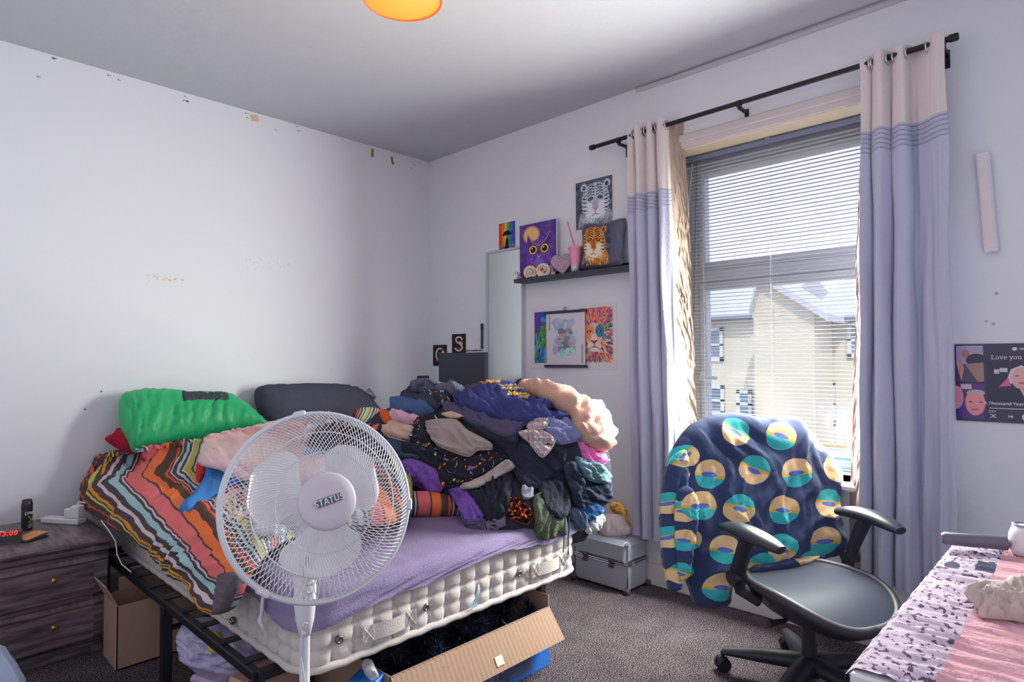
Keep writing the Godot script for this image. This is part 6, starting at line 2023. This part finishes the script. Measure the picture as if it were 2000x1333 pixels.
func art_plaque() -> Material:               # the print on the photo plaque: a picture of two people, two small pictures, player symbols
	var cv := Cv.new(640, 460, rgb(58, 54, 86), 13)
	var skin := rgb(222, 170, 172)
	cv.rect(8, 10, 130, 216, rgb(172, 158, 196))
	cv.rect(8, 120, 130, 106, rgb(82, 70, 110))
	cv.poly([Vector2(30, 226), Vector2(8, 120), Vector2(34, 90), Vector2(44, 150)], rgb(206, 150, 150))
	cv.ell(104, 96, 50, 38, rgb(48, 46, 80))
	cv.poly([Vector2(50, 120), Vector2(138, 110), Vector2(138, 222), Vector2(108, 224)], rgb(166, 130, 126))
	cv.ell(52, 56, 20, 22, rgb(196, 110, 110))
	cv.rect(8, 236, 130, 210, rgb(84, 50, 140))
	cv.rect(26, 240, 52, 30, rgb(206, 186, 200))
	cv.ell(4, 320, 34, 70, rgb(216, 140, 160))
	cv.ell(94, 350, 48, 76, rgb(236, 150, 160))
	cv.ell(98, 292, 44, 20, rgb(206, 170, 170))
	for x in [72, 120]: cv.ell(x, 346, 10, 4, rgb(120, 70, 90))
	cv.ell(94, 390, 20, 6, rgb(206, 90, 110))
	# the two people
	cv.rect(150, 100, 470, 240, rgb(46, 44, 78))
	for q in [[186, 150, 24, 26], [212, 142, 36, 24], [370, 110, 46, 26]]: cv.rect(q[0], q[1], q[2], q[3], rgb(196, 196, 220))
	cv.poly([Vector2(236, 236), Vector2(262, 150), Vector2(310, 126), Vector2(350, 150), Vector2(356, 200), Vector2(280, 230)], rgb(206, 200, 214))
	cv.poly([Vector2(206, 252), Vector2(250, 196), Vector2(262, 246)], rgb(220, 96, 160))
	cv.ell(308, 200, 44, 62, skin, 0.1)
	cv.poly([Vector2(300, 262), Vector2(330, 262), Vector2(318, 306)], skin)
	cv.ell(412, 206, 48, 66, rgb(206, 152, 156))
	cv.ell(412, 146, 50, 24, rgb(60, 48, 66))
	cv.ell(412, 250, 34, 26, rgb(120, 92, 106))
	cv.ell(412, 238, 16, 6, rgb(206, 120, 130))
	for x in [290, 330, 394, 432]: cv.ell(x, 188, 8, 3, rgb(70, 50, 66))
	cv.ell(312, 228, 18, 6, rgb(190, 100, 116))
	cv.line([Vector2(392, 270), Vector2(420, 300), Vector2(470, 270)], 8, rgb(120, 120, 150))
	# player line and symbols
	var wt := rgb(214, 212, 232)
	cv.rect(160, 376, 460, 4, wt)
	cv.ell(340, 424, 34, 27, wt)
	cv.rect(331, 413, 5, 22, rgb(58, 54, 86))
	cv.rect(344, 413, 5, 22, rgb(58, 54, 86))
	cv.rect(246, 414, 4, 18, wt)
	cv.poly([Vector2(266, 414), Vector2(266, 432), Vector2(251, 423)], wt)
	cv.rect(440, 418, 4, 18, wt)
	cv.poly([Vector2(424, 418), Vector2(424, 436), Vector2(439, 427)], wt)
	cv.line([Vector2(162, 414), Vector2(172, 416), Vector2(184, 432), Vector2(192, 432)], 4, wt)
	cv.line([Vector2(162, 432), Vector2(172, 430), Vector2(184, 416), Vector2(192, 414)], 4, wt)
	cv.ell(282, 32, 12, 10, wt)
	for k in 14: cv.rect(302 + k * 7, 32 - [3, 7, 5, 9, 6, 10, 8, 5, 9, 7, 8, 4, 6, 3][k], 4, 2 * [3, 7, 5, 9, 6, 10, 8, 5, 9, 7, 8, 4, 6, 3][k], wt)
	return printed(cv.tex(), 0.2, 0.5)

func wall_things() -> void:
	var paper := mat(rgb(224, 220, 230), 0.7)
	var st: SurfaceTool
	# tall mirror
	var ma := on(948, 493, 2, 0.025)
	var mb := on(1021, 487, 2, 0.025)
	var mx0 := ma.x
	var mx1 := on(1021, 600, 2, 0.025).x
	var my1 := ma.y
	var my0 := 0.93
	var o := thing("wall_mirror", "tall mirror in a slim pale frame on the wall under the shelf", "mirror", Vector3((mx0 + mx1) / 2, my0, 0.01))
	var fm := mat(rgb(190, 190, 206), 0.4)
	for q in [[mx0, my0, mx0 + 0.018, my1], [mx1 - 0.018, my0, mx1, my1], [mx0 + 0.018, my1 - 0.018, mx1 - 0.018, my1], [mx0 + 0.018, my0, mx1 - 0.018, my0 + 0.018]]:
		st = S()
		span(st, Vector3(q[0], q[1], 0.0), Vector3(q[2], q[3], 0.026), 0.003)
		put("frame_bar", st, fm, o)
	st = S()
	span(st, Vector3(mx0 + 0.015, my0 + 0.015, 0.002), Vector3(mx1 - 0.015, my1 - 0.015, 0.016))
	put("mirror_glass", st, mat(rgb(214, 222, 220), 0.03, 1.0), o)
	# chest of drawers behind the bed with the monitor on it
	o = thing("chest_of_drawers", "white chest of drawers in the corner behind the heap of clothes", "chest", Vector3(0.85, 0, 0.36))
	st = S()
	span(st, Vector3(0.42, 0.0, 0.05), Vector3(1.30, 0.98, 0.62), 0.006)
	put("carcass", st, M.paint, o)
	for k in 4:
		st = S()
		span(st, Vector3(0.44, 0.06 + k * 0.225, 0.618), Vector3(1.28, 0.27 + k * 0.225, 0.632), 0.004)
		var dw := put("drawer", st, M.paint, o)
		st = S()
		tube(st, [Vector3(0.80, 0.17 + k * 0.225, 0.645), Vector3(0.92, 0.17 + k * 0.225, 0.645)], 0.006, 8)
		put("handle", st, M.chrome, dw)
	var zc := 0.46
	var a := on(856, 690, 2, zc)
	var b := on(947, 752, 2, zc)
	o = thing("monitor", "black computer monitor standing in the corner behind the clothes", "monitor", Vector3((a.x + b.x) / 2, 0.98, zc))
	st = S()
	span(st, Vector3(a.x, b.y - 0.06, zc - 0.035), Vector3(b.x, a.y, zc), 0.006)
	put("housing", st, mat(rgb(46, 48, 62), 0.5), o)
	st = S()
	span(st, Vector3(a.x + 0.014, b.y - 0.04, zc - 0.0005), Vector3(b.x - 0.014, a.y - 0.014, zc + 0.0012))
	put("screen_panel", st, mat(rgb(44, 46, 64), 0.45), o)
	st = S()
	tube(st, [Vector3((a.x + b.x) / 2, 0.98, zc - 0.04), Vector3((a.x + b.x) / 2, b.y + 0.02, zc - 0.045)], 0.02, 10)
	lathe(st, [Vector2(0.0, 0.012), Vector2(0.09, 0.01), Vector2(0.1, 0.0), Vector2(0.0, 0.0)], 24, Transform3D(Basis.IDENTITY, Vector3((a.x + b.x) / 2, 0.98, zc - 0.03)))
	put("stand", st, M.black_plastic, o)
	# fuzzy garland on the monitor
	st = S()
	var rg := RandomNumberGenerator.new()
	rg.seed = 4
	for i in 420:
		var t := rg.randf()
		var p := Vector3(lerpf(a.x + 0.26, a.x + 0.42, t), a.y + 0.008, zc - 0.02)
		var d := Vector3(rg.randfn(), absf(rg.randfn()) * 0.8 + 0.1, rg.randfn()).normalized()
		var w := d.cross(Vector3.UP).normalized() * 0.0012
		tri(st, p - w, p + w, p + d * rg.randf_range(0.01, 0.022))
	o = put("tinsel_garland", st, mat(rgb(120, 60, 76), 0.4, 0.3))
	tag(o, "short maroon tinsel garland lying on top of the monitor", "garland")
	# picture ledge
	var sx0 := 1.075
	var sx1 := 2.03
	var sy := 1.874
	o = thing("picture_ledge", "black picture ledge shelf on the wall beside the curtain", "shelf", Vector3((sx0 + sx1) / 2, sy, 0.0))
	var bm := mat(rgb(48, 50, 66), 0.45)
	st = S()
	span(st, Vector3(sx0, sy - 0.012, 0.0), Vector3(sx1, sy, 0.105), 0.002)
	put("board", st, bm, o)
	st = S()
	span(st, Vector3(sx0, sy - 0.014, 0.098), Vector3(sx1, sy + 0.014, 0.108), 0.002)
	put("lip", st, bm, o)
	st = S()
	span(st, Vector3(sx0, sy, 0.0), Vector3(sx1, sy + 0.045, 0.01), 0.002)
	put("back_rail", st, bm, o)
	# pictures
	sheet_on_wall("art_card", "small rainbow art card with a dark umbrella, above the mirror", "picture", 974, 437, 1007, 488, 0.0, 0.003, art_rainbow(), paper, Vector4(0.02, 0.02, 0.02, 0.02))
	sheet_on_wall("canvas_print", "purple owl canvas standing on the black ledge", "picture", 1015, 442, 1087, 530, 0.035, 0.016, art_owl(), mat(rgb(226, 222, 232), 0.7), Vector4(0.0, 0.0, 0.0, 0.0))
	var wt := sheet_on_wall("diamond_painting", "white tiger picture on a pale sheet above the ledge", "picture", 1119, 350, 1200, 440, 0.0, 0.002, art_tiger(true), paper, Vector4(0.07, 0.10, 0.04, 0.03))
	sheet_on_wall("diamond_painting", "blue and green picture behind the hanging scroll", "picture", 1036, 603, 1112, 722, 0.0, 0.002, art_bands(), paper, Vector4(0.11, 0.07, 0.10, 0.10))
	sheet_on_wall("diamond_painting", "multicoloured lion picture beside the hanging scroll", "picture", 1126, 596, 1206, 723, 0.0, 0.002, art_lion(), paper, Vector4(0.06, 0.06, 0.10, 0.10))
	# hanging scroll
	var s0 := on(1067, 612, 2, 0.014)
	var s1 := on(1143, 716, 2, 0.014)
	o = thing("hanging_scroll", "watercolour splash print hanging between two black rods", "picture", Vector3((s0.x + s1.x) / 2, s1.y, 0.012))
	st = S()
	span(st, Vector3(s0.x, s1.y, 0.012), Vector3(s1.x, s0.y, 0.0135))
	put("canvas", st, paper, o)
	st = S()
	st.set_smooth_group(-1)
	quad(st, Vector3(s0.x, s0.y, 0.0142), Vector3(s1.x, s0.y, 0.0142), Vector3(s1.x, s1.y, 0.0142), Vector3(s0.x, s1.y, 0.0142))
	put("print", st, art_splash(), o)
	for y in [s0.y, s1.y]:
		st = S()
		span(st, Vector3(s0.x - 0.018, y - 0.009, 0.008), Vector3(s1.x + 0.018, y + 0.009, 0.022), 0.003)
		put("rod", st, bm, o)
	st = S()
	var hk := []
	for i in 13: hk.append(Vector3((s0.x + s1.x) / 2 + sin(TAU * i / 12.0) * 0.009, s0.y + 0.02 + cos(TAU * i / 12.0) * 0.012, 0.015))
	tube(st, hk, 0.0022, 6, false)
	put("hook", st, bm, o)
	# initials
	sheet_on_wall("letter_card", "dark card with a flowered letter S beside the mirror", "picture", 882, 650, 911, 692, 0.0, 0.003, art_letter(3, false), paper, Vector4(0.03, 0.08, 0.03, 0.02))
	sheet_on_wall("letter_card", "dark card with a flowered round letter, close to the corner", "picture", 845, 671, 874, 716, 0.0, 0.003, art_letter(5, true), paper, Vector4(0.03, 0.08, 0.03, 0.02))
	var sc := on(826, 742, 0, 0.0)
	o = thing("art_card", "small dark framed card on the bed wall near the corner", "picture", sc)
	st = S()
	span(st, Vector3(0.0, sc.y - 0.04, sc.z - 0.06), Vector3(0.004, sc.y + 0.032, sc.z + 0.06), 0.001)
	put("sheet", st, mat(rgb(52, 50, 62), 0.6), o)
	st = S()
	span(st, Vector3(0.004, sc.y - 0.03, sc.z - 0.05), Vector3(0.0048, sc.y + 0.012, sc.z + 0.05))
	put("print", st, mat(rgb(198, 190, 208), 0.6), o)
	st = S()
	for q in [[-0.02, -0.008], [0.012, -0.012], [0.03, 0.0]]: box(st, Vector3(0.0052, sc.y + q[1], sc.z + q[0]), Vector3(0.0006, 0.018, 0.024), 0.0, Basis(Vector3.RIGHT, q[0] * 20))
	put("motif", st, mat(rgb(110, 80, 140), 0.6), o)
	var kp := on(941, 632, 2, 0.012)
	var kq := on(941, 682, 2, 0.012)
	o = thing("wall_baton", "thin black baton hanging upright on the wall by the mirror", "baton", kq)
	st = S()
	tube(st, [kq, kp.lerp(kq, 0.25)], 0.0085, 10)
	put("shaft", st, bm, o)
	st = S()
	tube(st, [kp.lerp(kq, 0.25), kp.lerp(kq, 0.05), kp], [0.0105, 0.0105, 0.006], 10)
	put("grip", st, M.black_plastic, o)
	ledge_things(sy)
	# white strip light and the photo plaque on the far side of the window
	var ba := on(1919, 298, 2, 0.02)
	var bb := on(1937, 493, 2, 0.02)
	o = thing("strip_light", "unlit white strip light hanging crooked on the wall", "light", bb)
	st = S()
	var ax := (ba - bb).normalized()
	var bs := Basis(ax.cross(Vector3.BACK).normalized(), ax, Vector3.BACK)
	box(st, (ba + bb) / 2, Vector3(0.046, ba.distance_to(bb), 0.026), 0.005, bs)
	put("body", st, M.white_plastic, o)
	st = S()
	box(st, (ba + bb) / 2 + Vector3(0, 0, 0.012), Vector3(0.036, ba.distance_to(bb) - 0.03, 0.006), 0.002, bs)
	put("diffuser", st, mat(rgb(226, 216, 226), 0.6), o)
	var p0 := on(1864, 673, 2, 0.008)
	var p1 := Vector3(p0.x + 0.455, on(1864, 821, 2, 0.008).y, 0)
	o = thing("photo_plaque", "dark glossy photo plaque of two people with white lettering, by the curtain", "plaque", Vector3((p0.x + p1.x) / 2, p1.y, 0.0))
	st = S()
	span(st, Vector3(p0.x, p1.y, 0.0), Vector3(p1.x, p0.y, 0.007), 0.001)
	put("board", st, mat(rgb(40, 38, 60), 0.2), o)
	st = S()
	st.set_smooth_group(-1)
	quad(st, Vector3(p0.x, p0.y, 0.0078), Vector3(p1.x, p0.y, 0.0078), Vector3(p1.x, p1.y, 0.0078), Vector3(p0.x, p1.y, 0.0078))
	put("print", st, art_plaque(), o)
	var wt2 := mat(rgb(214, 212, 232), 0.5)
	var wpx := 0.455 / 640.0
	text("Love you forever and always", 0.0165, Transform3D(Basis.IDENTITY, Vector3(p0.x + 396 * wpx, p0.y - 80 * wpx, 0.0082)), wt2, o, 0.0006, false, "lettering", true, true)
	text("A Thousand Years", 0.0115, Transform3D(Basis.IDENTITY, Vector3(p0.x + 232 * wpx, p0.y - 346 * wpx, 0.0082)), wt2, o, 0.0006, true)
	text("0:01", 0.009, Transform3D(Basis.IDENTITY, Vector3(p0.x + 174 * wpx, p0.y - 393 * wpx, 0.0082)), wt2, o, 0.0006)
	# scuffs on the wall below the strip light
	for q in [[1946, 574, 5.0], [1926, 628, 4.0], [1940, 633, 5.0]]:
		st = S()
		var sp := on(q[0], q[1], 2, 0.0)
		lathe(st, [Vector2(0.0, 0.0008), Vector2(q[2] * 0.0014, 0.0)], 10, Transform3D(Basis(Vector3.RIGHT, PI / 2), sp))
		o = put("putty_dab", st, mat(rgb(178, 174, 190), 0.8))
		tag(o, {1946: "lone grey dab of old putty under the strip light", 1926: "smaller grey dab of putty paired with a bigger one above the plaque", 1940: "bigger grey dab of putty paired with a smaller one above the plaque"}[q[0]], "mark", "dabs of putty on the wall")

func ledge_things(sy: float) -> void:
	var st: SurfaceTool
	var o: Node3D
	# lilac bear key ring
	var p := on(1014, 544, 2, 0.07)
	p.y = sy
	o = thing("toy_bear", "tiny lilac bear charm at the end of the ledge", "toy", p)
	var lm := cloth(176, 150, 206)
	st = S()
	for q in [[0.0, 0.018, 0.017], [0.0, 0.045, 0.014], [-0.011, 0.057, 0.006], [0.011, 0.057, 0.006], [-0.014, 0.004, 0.008], [0.014, 0.004, 0.008], [-0.017, 0.026, 0.007], [0.017, 0.026, 0.007]]:
		var prof := []
		for i in 9: prof.append(Vector2(sin(PI * i / 8.0) * q[2], -cos(PI * i / 8.0) * q[2]))
		lathe(st, prof, 14, Transform3D(Basis.IDENTITY, p + Vector3(q[0], q[1] + 0.004, 0)))
	put("body", st, lm, o)
	st = S()
	var pts := []
	for i in 15: pts.append(p + Vector3(-0.022 + cos(TAU * i / 14.0) * 0.011, 0.062 + sin(TAU * i / 14.0) * 0.008, 0.006))
	tube(st, pts, 0.0022, 6, false)
	put("ring", st, mat(rgb(190, 130, 150), 0.3, 0.5), o)
	# wood slice coasters
	var k := 0
	for q in [[1046, 524, 0.042], [1036, 532, 0.050], [1073, 520, 0.044], [1061, 526, 0.052]]:
		var z := 0.060 if k % 2 == 0 else 0.088
		var c := on(q[0], q[1], 2, z)
		c.y = sy + q[2]
		var turn := Basis(Vector3.UP, 0.5) * Basis(Vector3.RIGHT, PI / 2 - 0.12)
		o = thing("wood_slice", ["plain pale wood slice behind the scroll carved one", "round wood slice with a carved scroll motif leaning on the owl canvas", "plain pale wood slice behind the bird carved one", "round wood slice with a carved bird motif leaning on the owl canvas"][k], "ornament", Vector3(c.x, sy, z))
		st = S()
		lathe(st, [Vector2(0.0, 0.004), Vector2(q[2] * 0.93, 0.004), Vector2(q[2], 0.0025), Vector2(q[2], -0.0035), Vector2(0.0, -0.004)], 28, Transform3D(turn, c))
		put("disc", st, mat(rgb(228, 212, 204), 0.7), o)
		st = S()
		lathe(st, [Vector2(q[2] * 0.955, 0.0046), Vector2(q[2] * 1.02, 0.0032), Vector2(q[2] * 1.03, -0.0035), Vector2(q[2] * 0.98, -0.0042)], 28, Transform3D(turn, c))
		put("bark", st, mat(rgb(120, 90, 80), 0.9), o)
		if k % 2 == 1:
			st = S()
			var carve := []
			for i in 30:
				var t := i / 29.0
				var r: float = q[2] * lerpf(0.70, 0.16, t)
				var an := t * TAU * (1.4 if k == 1 else 1.1) + k
				carve.append(Transform3D(turn, c) * Vector3(cos(an) * r, 0.0046, sin(an) * r))
			tube(st, carve, 0.0042, 5, true, 0.4)
			if k == 3:
				for e in [[0.012, 0.012, 0.010], [-0.008, -0.006, 0.014]]:
					lathe(st, [Vector2(0.0, 0.0055), Vector2(e[2], 0.0042)], 12, Transform3D(turn, Transform3D(turn, c) * Vector3(e[0], 0, e[1])))
			put("carving", st, mat(rgb(150, 112, 70), 0.8), o)
		k += 1
	# heart box covered in glitter
	var hc := on(1096, 512, 2, 0.075)
	hc.y = sy + 0.062
	o = thing("heart_box", "heart shaped box covered in pink and silver glitter on the ledge", "box", Vector3(hc.x, sy, 0.07))
	var hp := PackedVector2Array()
	for i in 40:
		var t := TAU * i / 40.0
		hp.append(Vector2(16.0 * pow(sin(t), 3.0), 13.0 * cos(t) - 5.0 * cos(2 * t) - 2.0 * cos(3 * t) - cos(4 * t)) * Vector2(0.0047, 0.0050))
	var hx := Transform3D(Basis(Vector3.UP, 0.35) * Basis(Vector3.BACK, 0.1), hc + Vector3(0, 0.022, -0.02))
	st = S()
	prism(st, hp, hx, 0.028)
	var cv := Cv.new(128, 128, rgb(150, 130, 150), 5)
	cv.spot(1500, 0, 0, 128, 128, 1, 2.6, [rgb(226, 180, 200), rgb(120, 100, 130), rgb(214, 214, 226), rgb(190, 90, 110), rgb(100, 130, 150), rgb(240, 236, 240)])
	var gm := printed(cv.tex(), 0.35)
	gm.uv1_triplanar = true
	gm.uv1_scale = Vector3.ONE * 11.0
	put("lid", st, gm, o)
	st = S()
	prism(st, PackedVector2Array([Vector2(-0.05, -0.06), Vector2(0.045, -0.06), Vector2(0.05, 0.03), Vector2(0.03, 0.066), Vector2(-0.02, 0.075), Vector2(-0.05, 0.05)]), Transform3D(Basis(Vector3.UP, 0.15), hc + Vector3(0.035, 0.0, -0.05)), 0.02)
	var db := put("jewellery_pouch", st, mat(rgb(64, 62, 80), 0.6))
	tag(db, "dark grey pouch standing behind the glitter heart box", "pouch")
	# pink tumbler with straw
	var tp := on(1124, 530, 2, 0.06)
	tp.y = sy
	o = thing("tumbler", "pink tumbler with straw and a silver glitter base on the ledge", "cup", tp)
	st = S()
	lathe(st, [Vector2(0.0, 0.0), Vector2(0.027, 0.0), Vector2(0.030, 0.055)], 24, Transform3D(Basis.IDENTITY, tp))
	var sm := printed(cv.tex(), 0.3)
	sm.albedo_color = rgb(236, 232, 240)
	put("glitter_base", st, mat(rgb(196, 190, 204), 0.3, 0.5), o)
	st = S()
	lathe(st, [Vector2(0.030, 0.055), Vector2(0.041, 0.168), Vector2(0.042, 0.172)], 24, Transform3D(Basis.IDENTITY, tp))
	put("cup", st, mat(rgb(236, 150, 180), 0.3), o)
	st = S()
	lathe(st, [Vector2(0.046, 0.168), Vector2(0.047, 0.174), Vector2(0.045, 0.182), Vector2(0.0, 0.184)], 24, Transform3D(Basis.IDENTITY, tp))
	put("lid", st, mat(rgb(240, 160, 186), 0.3), o)
	st = S()
	tube(st, [tp + Vector3(0.0, 0.17, 0), on(1108, 433, 2, 0.065)], 0.0058, 10)
	put("straw", st, mat(rgb(232, 140, 165), 0.35), o)
	# tiger cushion in its wrapper
	var cp := Plane(Vector3(-0.12, 0.18, 1.0).normalized(), Vector3(1.8, sy + 0.1, 0.065))
	var c0 := V([1138, 526, 1139, 480, 1140, 440, 1180, 436, 1221, 426, 1219, 450, 1214, 490, 1216, 516, 1180, 522])
	o = put("cushion", patch(c0, on_flat(cp), {"thick": 0.045, "bthick": 0.04, "round": 26.0, "step": 3.5, "wr": 0.003, "ang": 0.9, "seed": 99, "back": true}), mat(rgb(78, 82, 108), 0.3))
	tag(o, "dark square cushion with a printed tiger, wrapped, on the ledge", "cushion")
	put("print", patch(V([1143, 519, 1143, 490, 1147, 462, 1160, 446, 1180, 444, 1196, 448, 1200, 470, 1198, 500, 1194, 516, 1170, 520]), on_flat(cp), {"thick": 0.045, "lift": 0.003, "round": 26.0, "step": 3.5, "wr": 0.003, "ang": 0.9, "seed": 99, "host": c0, "uvf": func(q: Vector2) -> Vector2: return Vector2((q.x - 1140.0) / 62.0, (q.y - 440.0) / 82.0)}), art_tiger(false), o)

func _ready() -> void:
	setup()
	materials()
	room()
	window_and_blind()
	curtains()
	street()
	ceiling_lamp()
	mattress()
	bedding()
	clothes()
	chest()
	under_bed()
	vanity_case()
	office_chair()
	desk()
	wall_things()
	fan()
